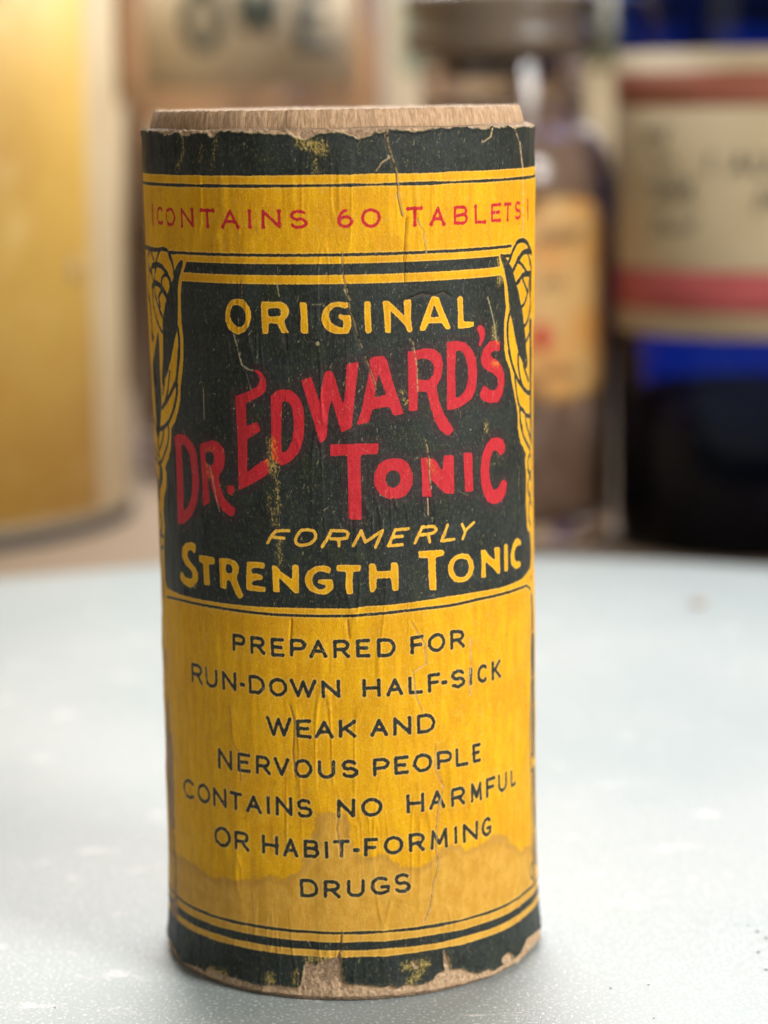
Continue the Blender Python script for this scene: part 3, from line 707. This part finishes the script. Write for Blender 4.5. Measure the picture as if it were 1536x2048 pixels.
# bare pulp board
pj = N.math('ADD', pulp, N.math('MULTIPLY', N.math('SUBTRACT', N.noise(N.scale(lab, (1.6, 1, 1)), 2.2, 4, .7), .5), .5))
pm_ = N.step(pj, .05, -.05)
pc = N.mix(N.step(N.noise(lab, 2.4, 4, .7), .35, .66), (.60, .43, .27), (.36, .225, .13))
pc = N.mix(N.math('MULTIPLY', N.step(N.noise(lab, 5, 3, .7), .60, .74), .5), pc, (.22, .12, .07))
rimp = N.math('MULTIPLY', N.step(pj, .14, .03), N.step(pj, -.03, .03))
col = N.mix(N.math('MULTIPLY', rimp, .45), col, (.58, .44, .22))
col = N.mix(pm_, col, pc)
hgt = N.math('ADD', N.math('MULTIPLY', streak2, .7), N.math('MULTIPLY', N.noise(N.scale(lab, (7, 5, 1)), 1.0, 4, .75), .9))
nrm = N.bump(hgt, .8, .00010)
nrm = N.bump(N.math('MAXIMUM', inkd, inkr), .25, .00001, nrm)
rg = N.math('ADD', .40, N.math('MULTIPLY', N.noise(lab, .8, 4, .6), .22))
rg = N.math('SUBTRACT', rg, N.math('MULTIPLY', inkd, .12))
rg = N.math('ADD', rg, N.math('MULTIPLY', pm_, .35), clamp=True)
N.set(Base_Color=col, Roughness=rg, Normal=nrm)
N.link(N.math('ADD', .18, N.math('MULTIPLY', inkd, .08)), N.b.inputs['Specular IOR Level'])
M_label = N.mat

# ------------------------------------------------------------------ the tube
tube = empty('tonic_tube', (0, 0, 0), 'yellow and dark green cardboard tonic tube with red lettering and wooden plug', 'tablet tube')
me = bpy.data.meshes.new('label')
idx = np.arange(NS*NZ).reshape(NZ, NS)
q = np.stack([idx[:-1, :-1], idx[:-1, 1:], idx[1:, 1:], idx[1:, :-1]], -1).reshape(-1, 4)
me.vertices.add(NS*NZ); me.vertices.foreach_set('co', co.ravel())
me.loops.add(q.size); me.loops.foreach_set('vertex_index', q.ravel().astype(np.int32))
me.polygons.add(len(q)); me.polygons.foreach_set('loop_start', np.arange(0, q.size, 4, dtype=np.int32))
me.polygons.foreach_set('use_smooth', np.ones(len(q), bool))
me.update(calc_edges=True)
for nm, Fd in fields.items():
    a = me.attributes.new(nm, 'FLOAT', 'POINT'); a.data.foreach_set('value', np.ascontiguousarray(Fd, dtype=np.float32).ravel())
a = me.attributes.new('lab', 'FLOAT_VECTOR', 'POINT')
a.data.foreach_set('vector', np.stack([XX, ZG, np.zeros_like(XX)], -1).astype(np.float32).ravel())
me.materials.append(M_label)
lab_o = bpy.data.objects.new('label', me); COL.objects.link(lab_o); lab_o.parent = tube

def wood(name, c1, c2, sc=(1, 1, .12), rough=.8):
    N = NT(name)
    c = N.obj()
    g = N.noise(N.scale(c, sc), 3600, 4, .65)
    g2 = N.noise(N.scale(c, (1, 1, .3)), 500, 4, .7)
    g3 = N.noise(c, 120, 3, .6)
    colr = N.mix(N.step(g, .36, .66), c1, c2)
    colr = N.mix(N.math('MULTIPLY', N.step(g2, .45, .7), .5), colr, tuple(x*.55 for x in c2))
    colr = N.mix(N.math('MULTIPLY', N.step(g3, .45, .7), .35), colr, c1)
    N.set(Base_Color=colr, Roughness=rough, Normal=N.bump(N.math('ADD', g, g2), .9, .00016))
    return N.mat
M_wood = wood('raw_wood', (.58, .385, .23), (.38, .235, .125))
M_pulp = wood('pulp_board', (.44, .30, .185), (.22, .135, .08), (1, 1, 1))
def rr(z): return (float(R_of(z))-.20)*MM
def wobt(i, r, z, a):
    k = 1+.0018*math.sin(3*a+1)+.001*math.sin(17*a+i)+.0008*math.sin(41*a+2*i)
    return r*k, z+(.00005*math.sin(9*a+i) if z > .08 else 0)
board_tube = lathe('cardboard_tube', [(rr(0)-.0008, .0), (rr(0)-.0002, .00015), (rr(0)-.0001, .0006)]+[(rr(z), z*MM) for z in (2, 10, 20, 30, 46, 60, 74, 84.6)]+
                   [(rr(85)-.0001, .08495), (rr(85)-.0005, .0851), (rr(85)-.0008, .0850), (.0182, .0845), (.0182, .070)], M_pulp, tube, n=360, wob=wobt)
board_tube.location = (cx_of(40)*MM*.6, 0, 0)
rl = np.random.default_rng(5).normal(0, 1, 720)
def wobl(i, r, z, a):
    k = rl[int(a/(2*math.pi)*720) % 720]
    g = .00004*math.sin(23*a)+.00002*k
    lift = .00005*k if i in (5, 6) else 0
    return r+g, z+lift
plug = lathe('wooden_plug', [(.0181, .070), (.0181, .0843), (.01872, .0848), (.01866, .0853), (.01848, .0861), (.01828, .08668), (.01810, .08682), (.0176, .08676), (.0120, .08674), (.0060, .08676), (.0001, .08676)], M_wood, tube, n=540, wob=wobl)
# loose fibres standing along the plug's cut edge and the torn label rims
V, Fc = [], []
def fibre(p, d, L, w, bend):
    b = len(V); d = Vector(d).normalized(); side = d.cross(Vector((.3, .2, .9))).normalized(); o2 = d.cross(side)
    p = Vector(p)
    for i in range(4):
        t = i/3; c_ = p+d*(L*t)+side*(bend*t*t); ww = w*(1-t*.8)
        for k in range(3):
            an = 2.094*k
            V.append(tuple(c_+side*(ww*math.cos(an))+o2*(ww*math.sin(an))))
    for i in range(3):
        for k in range(3):
            a = b+i*3+k; a2 = b+i*3+(k+1) % 3
            Fc.append((a, a2, a2+3, a+3))
for _ in range(700):
    a = random.uniform(0, 2*math.pi); r = random.uniform(.0176, .0182)
    L = random.uniform(.00010, .00034) if random.random() < .96 else random.uniform(.0005, .0009)
    fibre((r*math.sin(a), -r*math.cos(a), .08672), (random.gauss(0, .8), random.gauss(0, .8), 1), L, .000022, random.gauss(0, .5)*L)
for _ in range(420):
    a = random.uniform(-math.pi, math.pi); r = float(R_of(85))*MM-.0001
    L = random.uniform(.00015, .0005)
    fibre((cx_of(85)*MM+r*math.sin(a), -r*math.cos(a), .0849), (math.sin(a)*.6+random.gauss(0, .7), -math.cos(a)*.6+random.gauss(0, .7), .6), L, .00002, random.gauss(0, .6)*L)
for _ in range(260):
    a = random.uniform(-math.pi, math.pi); r = float(R_of(1))*MM
    L = random.uniform(.0002, .0006)
    fibre((cx_of(1)*MM+r*math.sin(a), -r*math.cos(a), random.uniform(.0008, .0016)), (math.sin(a)*.6, -math.cos(a)*.6, -.7), L, .000025, random.gauss(0, .6)*L)
fb = obj('loose_fibre', V, Fc, simple('fibre', (.72, .56, .40), .8, .1), tube, True)
fb['kind'] = 'stuff'

# ------------------------------------------------------------------ crumbs on the board
M_crumb = simple('crumb', (.16, .15, .13), .8, .2, 900)
def crumb(x, y, size, label, group=None, mat=None):
    if size < .001: size *= .72
    p = on_plane(x, y, 0)
    bm = bmesh.new(); bmesh.ops.create_icosphere(bm, subdivisions=2, radius=1)
    for v in bm.verts: v.co *= 1+random.gauss(0, .16)
    for v in bm.verts: v.co = Vector((v.co.x*size*1.2, v.co.y*size, v.co.z*size*.45))
    me_ = bpy.data.meshes.new('crumb'); bm.to_mesh(me_); bm.free(); me_.materials.append(mat or M_crumb)
    o = bpy.data.objects.new('crumb', me_); COL.objects.link(o); o.location = (p[0], p[1], size*.4)
    tag(o, label, 'crumb', group)
crumb(1397, 1212, .0012, 'brown blurred crumb lying alone on the far right of the board', mat=simple('brown_crumb', (.42, .30, .20), .8))
g_ = 'dark grit specks on the board'
for x, y, s_ in ((1497, 1852, .00016), (1515, 1864, .00022), (1532, 1877, .00022), (1516, 1905, .0002), (1470, 1850, .00012)):
    crumb(x, y, s_, 'dark grit speck in the small cluster at the board right edge of the view', g_)
for x, y, s_, l_ in ((1532, 1940, .0002, 'dark grit speck alone just below the cluster at the right edge'), (1221, 1977, .00015, 'dark grit speck on the pale board right of the tube foot, left one of two'),
                 (1297, 1970, .00014, 'dark grit speck on the pale board right of the tube foot, right one of two'), (110, 2016, .00013, 'lone dark grit speck on the board at the lower left'),
                 (1285, 1848, .00012, 'faint grit speck on the board between the tube foot and the right cluster'), (1120, 1878, .00012, 'faint grit speck on the board closest to the tube foot'),
                 (1308, 2037, .00012, 'dark grit speck nearest the viewer, at the lower edge right of the tube')):
    crumb(x, y, s_, l_)

# ------------------------------------------------------------------ background things
def wrap_patch(name, rad, th0, th1, z0, z1, mat, parent, n=48, off=.0, nz=2):
    V, Fc = [], []
    for j in range(nz+1):
        for i in range(n+1):
            a = th0+(th1-th0)*i/n; z = z0+(z1-z0)*j/nz; r_ = (rad(z) if callable(rad) else rad)+off
            V.append((r_*math.sin(a), -r_*math.cos(a), z))
    for j in range(nz):
        for i in range(n):
            a = j*(n+1)+i; Fc.append((a, a+1, a+n+2, a+n+1))
    o = obj(name, V, Fc, mat, parent)
    sol = o.modifiers.new('thick', 'SOLIDIFY'); sol.thickness = .00012; sol.offset = 1
    return o
def wrap_strokes(name, rad, strokes, w, mat, parent, off=.0002):
    """lettering: strokes of (angle*R, z) in m wrapped on a cylinder of radius rad"""
    V, Fc = [], []
    for st_ in strokes:
        p = np.array(st_)
        q2 = [p[0]]
        for a, b in zip(p[:-1], p[1:]):
            n = max(1, int(np.linalg.norm(b-a)/.0015))
            for i in range(1, n+1): q2.append(a+(b-a)*i/n)
        q2 = np.array(q2); d = np.gradient(q2, axis=0); d /= (np.linalg.norm(d, axis=1)[:, None]+1e-9)
        nn = np.stack([-d[:, 1], d[:, 0]], 1)*w/2
        b0 = len(V)
        for a, b in zip(q2-nn, q2+nn):
            for s_ in (a, b):
                th = s_[0]/rad; V.append(((rad+off)*math.sin(th), -(rad+off)*math.cos(th), s_[1]))
        for i in range(len(q2)-1): Fc.append((b0+2*i, b0+2*i+2, b0+2*i+3, b0+2*i+1))
    o = obj(name, V, Fc, mat, parent)
    sol = o.modifiers.new('thick', 'SOLIDIFY'); sol.thickness = .00008; sol.offset = 0
    return o
def facing(p):   # rotation so that local -Y faces the camera
    return math.atan2(p[0]-ORG[0], p[1]-ORG[1])*-1

# --- big yellow tin, left
pT = at_depth(-238, 600, .586); RT = .0566
tin = empty('yellow_tin', (pT[0], pT[1], CZ), 'tall mustard yellow tin with cream edge strip, left of the tonic tube', 'tin')
M_tin = simple('tin_cream_paint', (.52, .42, .27), .42, .12, 28, metallic=0, col2=(.42, .32, .19))
M_rim = simple('tin_rim_metal', (.10, .085, .07), .45, .2, 80, metallic=.6)
lathe('can_body', [(RT-.002, .002), (RT, .004), (RT, .17), (RT-.002, .172), (.0001, .172)], M_tin, tin, n=128)
lathe('bottom_rim', [(RT-.004, 0), (RT+.0008, .0002), (RT+.0012, .0016), (RT+.0004, .0034), (RT-.003, .0036)], simple('shadow_rim', (.035, .028, .022), .6, .2, 80), tin, n=128)  # rim colour blackened to paint in the shadow ring under the tin
lathe('lid', [(RT+.0012, .155), (RT+.0016, .157), (RT+.0016, .1735), (RT, .175), (.0001, .175)], M_rim, tin, n=128)
N = NT('mustard_label'); c = N.obj()
g1 = N.noise(c, 26, 4, .6); g2 = N.noise(c, 60, 4, .7)
colr = N.mix(N.step(g1, .4, .66), (.50, .31, .065), (.42, .235, .040))
colr = N.mix(N.math('MULTIPLY', N.step(g2, .55, .72), .6), colr, (.64, .45, .18))
N.set(Base_Color=colr, Roughness=.5)
fT = facing(pT)
def ang_on(px, pc, R_):  # angle on a cylinder where a pixel column meets it
    v = ray(px, 600); ox, oy = ORG[0]-pc[0], ORG[1]-pc[1]
    a = v[0]**2+v[1]**2; b = ox*v[0]+oy*v[1]; c_ = ox*ox+oy*oy-R_*R_
    t = (-b-math.sqrt(max(b*b-a*c_, 0)))/a
    return math.atan2(ox+t*v[0], -(oy+t*v[1]))
a1 = ang_on(182, pT, RT)
wrap_patch('paper_label', RT+.0002, -2.6, a1, .0055, .150, N.mat, tin, n=120)
M_stain = simple('brown_stain', (.42, .28, .13), .7, .1, 60)
for (ax, az, w_, h_) in ((.90, .060, .004, .0028),):
    V = [((RT+.0005)*math.sin(a1*ax+w_/RT*math.cos(k)/2), -(RT+.0005)*math.cos(a1*ax+w_/RT*math.cos(k)/2), az+h_*math.sin(k)*(1+.25*math.cos(3*k))) for k in np.linspace(0, 6.28, 22)[:-1]]
    o_ = obj('stain_mark', V, [tuple(range(21))], M_stain, tin)
    o_.modifiers.new('thick', 'SOLIDIFY').thickness = .0001

# --- cobalt blue bottle, right
M_blue = NT('cobalt_glass'); M_blue.set(Base_Color=(.003, .13, .62, 1), Roughness=.05, IOR=1.25)
M_blue.b.inputs['Transmission Weight'].default_value = 1.0
M_blue = M_blue.mat
M_black = simple('black_contents', (.003, .003, .003), .7, .1, 50)
M_black.node_tree.nodes['Principled BSDF'].inputs['Specular IOR Level'].default_value = .05
pB_ = on_plane(1545, 1100, CZ); pB_ = ORG+(pB_-ORG)*1.0
DB = pB_[1]-ORG[1]; RB_ = 302*.585/F_PX
pB_ = np.array([at_depth(1540, 700, .545)[0], at_depth(1540, 700, .545)[1], CZ]); RB_ = 310*.545/F_PX
bot_ = empty('cobalt_bottle', tuple(pB_), 'cobalt blue glass bottle with cream label and two red bands, far right', 'bottle')
def zpix(p, y):  # height at a thing's near side where a pixel row falls
    v = ray(1400 if p is pB_ else 1100, y); t = (p[1]-ORG[1]-.030)/v[1]
    return ORG[2]+t*v[2]-CZ
zl0, zl1 = zpix(pB_, 678), zpix(pB_, 98)
zk = zpix(pB_, 885)
Rb = RB_
lathe('glass_body', [(.0001, .004), (Rb-.006, .003), (Rb-.003, 0), (Rb-.0008, .001), (Rb, .004), (Rb, zl1+.02), (Rb-.003, zl1+.028), (Rb-.012, zl1+.036), (.014, zl1+.044), (.012, zl1+.052), (.012, zl1+.075), (.0145, zl1+.077), (.0145, zl1+.084), (.009, zl1+.085), (.009, zl1+.050), (.012, zl1+.042), (Rb-.015, zl1+.033), (Rb-.0045, zl1+.024), (Rb-.0025, zl1+.018), (Rb-.0025, .006), (Rb-.006, .005), (.0001, .0055)], M_blue, bot_, n=96, caps=False)
lathe('dark_contents', [(.0001, .0012), (Rb-.0032, .0012), (Rb-.0008, .0035), (Rb-.0006, zk), (.0001, zk)], M_black, bot_, n=96)
aL = ang_on(1243, pB_, Rb)
M_cream = simple('aged_cream_paper', (.50, .40, .25), .6, .12, 45, col2=(.42, .32, .185))
M_redb = simple('faded_red_band', (.40, .075, .075), .6, .1, 60, col2=(.32, .05, .05))
M_ink = simple('grey_green_ink', (.16, .14, .09), .6, .1)
wrap_patch('paper_label', Rb, -1.45, 2.7, zl0, zl1, M_cream, bot_, n=90, off=.0003)
wrap_patch('red_band', Rb, -1.44, 2.69, zpix(pB_, 628), zpix(pB_, 545), M_redb, bot_, n=90, off=.0005)
wrap_patch('red_band', Rb, -1.44, 2.69, zpix(pB_, 212), zpix(pB_, 140), simple('rust_red_band', (.33, .10, .055), .6, .1, 60), bot_, n=90, off=.0005)
def wtext(px, py, pc, R_, word, cw, chh, gap, slant=0):
    th = ang_on(px, pc, R_); s0 = th*R_; zc = zpix(pc, py)
    out = []
    for i, ch in enumerate(word):
        if ch == ' ': continue
        for st_ in GL.get(ch, GL['O']):
            out.append([(s0+(i*(cw+gap))+x*cw+y*chh*slant, zc+(y-.5)*chh) for x, y in st_])
    return out
def scrawl(px, py, pc, R_, L, h, n, seed):
    rs_ = random.Random(seed); th = ang_on(px, pc, R_); s0 = th*R_; zc = zpix(pc, py)
    return [[(s0+L*i/n+rs_.gauss(0, L*.02), zc+h*(.5 if i % 2 else -.5)*rs_.uniform(.3, 1.1)+rs_.gauss(0, h*.08)) for i in range(n+1)]]
hs = wtext(1418, 328, pB_, Rb, '(AU(', .0030, .0046, .0016, .1)
for a_ in ((1290, 272, .0075, .0050, 5, 1), (1310, 318, .0062, .0034, 4, 2), (1296, 372, .0130, .0040, 9, 3), (1312, 402, .0110, .0030, 7, 4), (1312, 452, .0110, .0048, 7, 5), (1512, 400, .0050, .0055, 4, 6)):
    hs += scrawl(a_[0], a_[1], pB_, Rb, *a_[2:])
wrap_strokes('handwriting', Rb, hs, .0009, M_ink, bot_, off=.0006)

# --- clear apothecary jar with orange label, between tube and blue bottle
def clear_glass(name, tint, rough=.04):
    N = NT(name); N.set(Base_Color=(*tint, 1), Roughness=rough, IOR=1.47)
    N.b.inputs['Transmission Weight'].default_value = 1.0
    return N.mat
M_glass = clear_glass('clear_glass', (.78, .72, .68)); M_glass.node_tree.nodes['Principled BSDF'].inputs['IOR'].default_value = 1.42
pJ = np.array([*at_depth(1010, 900, .560)[:2], CZ]); RJ = 218*.560/F_PX
def zj(y, p=pJ, rr_=.022):
    v = ray(1130, y); t = (p[1]-ORG[1]-rr_)/v[1]; return ORG[2]+t*v[2]-CZ
jar = empty('apothecary_jar', tuple(pJ), 'clear glass jar with wide rim and orange oval label, between tube and blue bottle', 'jar')
zs, zn = zj(380), zj(255)
zr0, zr1 = zj(100), zj(48)
RN = 160*.56/F_PX
lathe('glass_body', [(.0001, .003), (RJ-.005, .002), (RJ-.002, 0), (RJ, .003), (RJ, zs), *[(RN+(RJ-RN)*math.cos(t), zs+(zn-zs)*math.sin(t)) for t in (.25, .5, .75, 1.0, 1.25)], (RN+.0003, zn), (RN, zn+.003), (RN, zr0-.002), (RN-.0005, zr0-.0012), (RN-.002, zr0-.001), (RN-.0025, zr0-.002), (RN-.0025, zn+.003), (RJ-.0052, zn-.003), (RJ-.003, zs), (RJ-.0025, .007), (RJ-.006, .005), (.0001, .0055)], M_glass, jar, n=120, caps=False)
N = NT('brown_powder'); c = N.obj(); g1 = N.noise(c, 48, 5, .65); g2 = N.noise(c, 130, 3, .6)
colr = N.mix(N.step(g1, .38, .62), (.50, .36, .27), (.25, .155, .10)); colr = N.mix(N.math('MULTIPLY', N.step(g2, .5, .7), .5), colr, (.52, .40, .33))
N.set(Base_Color=colr, Roughness=.7, Normal=N.bump(g2, .8, .001))
lathe('powder', [(.0001, .0062), (RJ-.0045, .0060), (RJ-.0007, .009), (RJ-.0007, zs-.0005)]+[(RN+(RJ-RN)*math.cos(t)-.0007, zs+(zn-zs)*math.sin(t)-.0005) for t in (.25, .5, .75, 1.0, 1.25)]+[(RN-.0008, zn), (RN-.0008, zn+.006), (.0001, zn+.007)], N.mat, jar, n=96)
lathe('stopper', [(RN-.0045, zr0-.006), (RN-.0035, zr0+.002), (RN-.001, zr0-.0008), (RN+.0022, zr0), (RN+.0034, zr0+.003), (RN+.002, zr0+.006), (RN+.0012, zr0+.0075), (RN+.0032, zr0+.009), (RN+.0038, zr0+.0115), (RN+.002, zr0+.0135), (RN-.010, zr0+.016), (.006, zr0+.018), (.005, zr0+.024), (.010, zr0+.030), (.011, zr0+.037), (.007, zr0+.043), (.0001, zr0+.045)], simple('ground_glass', (.15, .11, .075), .35, .15, 60), jar, n=96)
zl_0, zl_1 = zj(805), zj(392)
N = NT('orange_label'); c = N.obj(); g1 = N.noise(c, 60, 4, .6)
colr = N.mix(N.step(g1, .4, .62), (.58, .26, .055), (.56, .34, .12)); N.set(Base_Color=colr, Roughness=.5)
V, Fc = [], []
zc_, hz = (zl_0+zl_1)/2, (zl_1-zl_0)/2
sc_ = .0; nn_ = 40
V.append(((RJ+.0003)*math.sin(sc_), -(RJ+.0003)*math.cos(sc_), zc_))
for k in range(nn_):
    for j_, fr_ in enumerate((.125, .25, .375, .5, .625, .75, .875, 1.0)):
        t_ = 2*math.pi*k/nn_
        ca, sa = math.cos(t_), math.sin(t_)
        ex = abs(ca)**.62*math.copysign(1, ca)*1.32*fr_; ez = abs(sa)**.62*math.copysign(1, sa)*fr_
        V.append(((RJ+.0003)*math.sin(sc_+ex), -(RJ+.0003)*math.cos(sc_+ex), zc_+ez*hz))
for k in range(nn_):
    a_, b_ = 1+8*k, 1+8*((k+1) % nn_)
    Fc += [(0, a_, b_)]+[(a_+q_, a_+q_+1, b_+q_+1, b_+q_) for q_ in range(7)]
ol = obj('paper_label', V, Fc, N.mat, jar); ol.modifiers.new('thick', 'SOLIDIFY').thickness = .0001
M_rs = simple('red_print', (.62, .06, .04), .5, .1)
thr = ang_on(1082, pJ, RJ); zc2 = zj(672)
V = [((RJ+.0006)*math.sin(thr+.085*math.cos(k)), -(RJ+.0006)*math.cos(thr+.085*math.cos(k)), zc2+.0030*math.sin(k)) for k in np.linspace(0, 6.2832, 25)[:-1]]
rs = obj('red_spot', V, [tuple(range(24))], M_rs, jar); rs.modifiers.new('thick', 'SOLIDIFY').thickness = .0001
M_dkp = simple('brown_print', (.20, .10, .05), .6, .1)
lt = []
for yy, xx, L_, n_ in ((468, 1075, .0105, 9), (478, 1092, .0070, 6), (745, 1078, .0095, 8), (560, 1080, .0050, 4)):
    th = ang_on(xx, pJ, RJ); rs_ = random.Random(yy)
    lt.append([(th*RJ+L_*i/n_, zj(yy)+(.0016 if i % 2 else -.0016)*rs_.uniform(.5, 1.1)) for i in range(n_+1)])
wrap_strokes('small_print', RJ, lt, .0007, M_dkp, jar, off=.0006)

# --- large jar with cream lettered label, behind and left of the tube
pO = np.array([*at_depth(512, 600, .66)[:2], CZ]); RO = 252*.66/F_PX
def zo(y, p=pO, r_=.034):
    v = ray(520, y); t = (p[1]-ORG[1]-r_)/v[1]; return ORG[2]+t*v[2]-CZ
oj = empty('lettered_jar', tuple(pO), 'brown filled glass jar with cream label in dark green capitals, behind the tonic tube', 'jar')
zt_ = zo(-120)
lathe('glass_body', [(.0001, .003), (RO-.005, .003), (RO-.002, 0), (RO, .004), (RO, zt_), (RO-.004, zt_+.006), (RO-.010, zt_+.009), (RO-.010, zt_+.020), (RO-.013, zt_+.020), (RO-.013, zt_+.008), (RO-.006, zt_+.004), (RO-.0025, zt_-.002), (RO-.0025, .012), (RO-.006, .010), (.0001, .0105)], M_glass, oj, n=120, caps=False)
N = NT('brown_herbs'); c = N.obj(); g1 = N.noise(c, 45, 5, .65)
colr = N.mix(N.step(g1, .40, .62), (.36, .20, .08), (.19, .10, .04)); N.set(Base_Color=colr, Roughness=.7)
lathe('contents', [(.0001, .0115), (RO-.008, .0112), (RO-.0007, .015), (RO-.0007, zt_-.004), (.0001, zt_-.004)], N.mat, oj, n=96)
lathe('lid', [(RO-.009, zt_+.012), (RO-.008, zt_+.013), (RO-.008, zt_+.028), (RO-.010, zt_+.030), (.0001, zt_+.030)], M_rim, oj, n=96)
al, ar = ang_on(302, pO, RO), ang_on(715, pO, RO)
wrap_patch('paper_label', RO, al, ar, zo(175), zo(-90), simple('cream_label', (.46, .37, .245), .6, .1, 50), oj, n=60, off=.0004)
wrap_patch('lower_label', RO, al+.08, ar-.05, zo(900), zo(235), simple('tan_label', (.40, .29, .16), .6, .12, 50), oj, n=60, off=.0004)
M_gi = simple('dark_green_ink', (.05, .06, .045), .6, .1)
lt = []
for ch, xl, xr in (('O', 392, 452), ('W', 492, 566), ('E', 612, 672)):
    a_, b_ = ang_on(xl, pO, RO)*RO, ang_on(xr, pO, RO)*RO
    z0_, z1_ = zo(90 if ch != 'W' else 62), zo(-22)
    for st_ in GL[ch]: lt.append([(a_+(b_-a_)*x, z0_+(z1_-z0_)*y) for x, y in st_])
wrap_strokes('lettering', RO, lt, .0033, M_gi, oj, off=.0007)

# --- purple carton, cream carton with green print
def carton(name, x0, x1, ytop, D, depth, mat, label, cat, bands):
    a = at_depth(x0, 600, D); b = at_depth(x1, 600, D)
    cxx = (a[0]+b[0])/2; w = (b[0]-a[0]); h = ORG[2]+(190-ytop)*D/F_PX-CZ
    e = empty(name, (cxx, a[1]+depth/2, CZ), label, cat)
    boxm('carton_body', -w/2, w/2, -depth/2, depth/2, 0, h, mat, e, bev=.0004)
    boxm('top_flap', -w/2+.0006, w/2-.0006, -depth/2+.0006, depth/2-.0006, h, h+.0007, mat, e, bev=.0002)
    for y0, y1, xa, xb, mt in bands:
        za, zb = [ORG[2]+(190-y)*D/F_PX-CZ for y in (y1, y0)]
        boxm('printed_band', -w/2+w*xa, -w/2+w*xb, -depth/2-.0003, -depth/2-.0001+.0002, max(za, .001), zb, mt, e)
    return e
carton('purple_carton', 676, 768, -70, .70, .030, simple('purple_card', (.25, .17, .33), .5, .15, 40), 'narrow muted purple carton standing right of the lettered jar', 'carton',
       [(-40, 60, .3, .85, simple('lilac_print', (.38, .36, .46), .5)), (125, 165, .5, .95, simple('slate_print', (.07, .08, .12), .5)), (60, 105, .1, .45, simple('blue_print', (.09, .11, .20), .5))])
carton('cream_carton', 772, 872, -90, .74, .028, simple('cream_card', (.52, .42, .27), .6, .12, 40), 'cream carton with pale green print behind the purple carton', 'carton',
       [(30, 150, .35, .95, simple('green_print', (.22, .25, .15), .6)), (-60, 10, .1, .8, simple('pale_green_print', (.42, .44, .33), .6))])
# --- darker shapes further back, on the counter
def back_bottle(px, D, Rpx, ytop, mat, label, glassy=None):
    p = at_depth(px, 600, D); R_ = Rpx*D/F_PX; h = ORG[2]+(190-ytop)*D/F_PX-CZ
    e = empty('back_bottle', (p[0], p[1], CZ), label, 'bottle', 'bottles at the back of the counter')
    lathe('bottle_body', [(.0001, 0), (R_-.002, 0), (R_, .002), (R_, h*.70), (R_*.93, h*.76), (R_*.6, h*.83), (R_*.36, h*.87), (R_*.34, h*.95)], mat, e, n=64, caps=False)
    lathe('bottle_cap', [(R_*.36, h*.94), (R_*.44, h*.945), (R_*.44, h*.995), (R_*.40, h), (.0001, h)], M_rim, e, n=48, caps=False)
    wrap_patch('paper_label', R_, -1.0, 1.0, h*.22, h*.55, M_cream, e, n=30, off=.0004)
M_amber = simple('amber_glass', (.14, .06, .018), .12, .1, 30)
M_green = simple('olive_glass', (.10, .10, .05), .15, .1, 30)
M_brownb = simple('brown_stoneware', (.27, .18, .12), .4, .15, 30)
back_bottle(285, .86, 95, -260, M_amber, 'amber bottle at the back, showing between the tin and the lettered jar')
back_bottle(900, .92, 150, -330, M_brownb, 'brown stoneware bottle at the back, behind the clear jar')
back_bottle(1190, .98, 120, -300, M_green, 'olive bottle at the back, just left of the blue bottle')
back_bottle(640, .95, 130, -300, M_brownb, 'brown stoneware bottle at the back, behind the lettered jar')
back_bottle(60, .95, 120, -320, M_green, 'olive bottle at the back, hidden by the yellow tin')
back_bottle(1480, .95, 120, -320, M_amber, 'amber bottle at the back, behind the blue bottle')
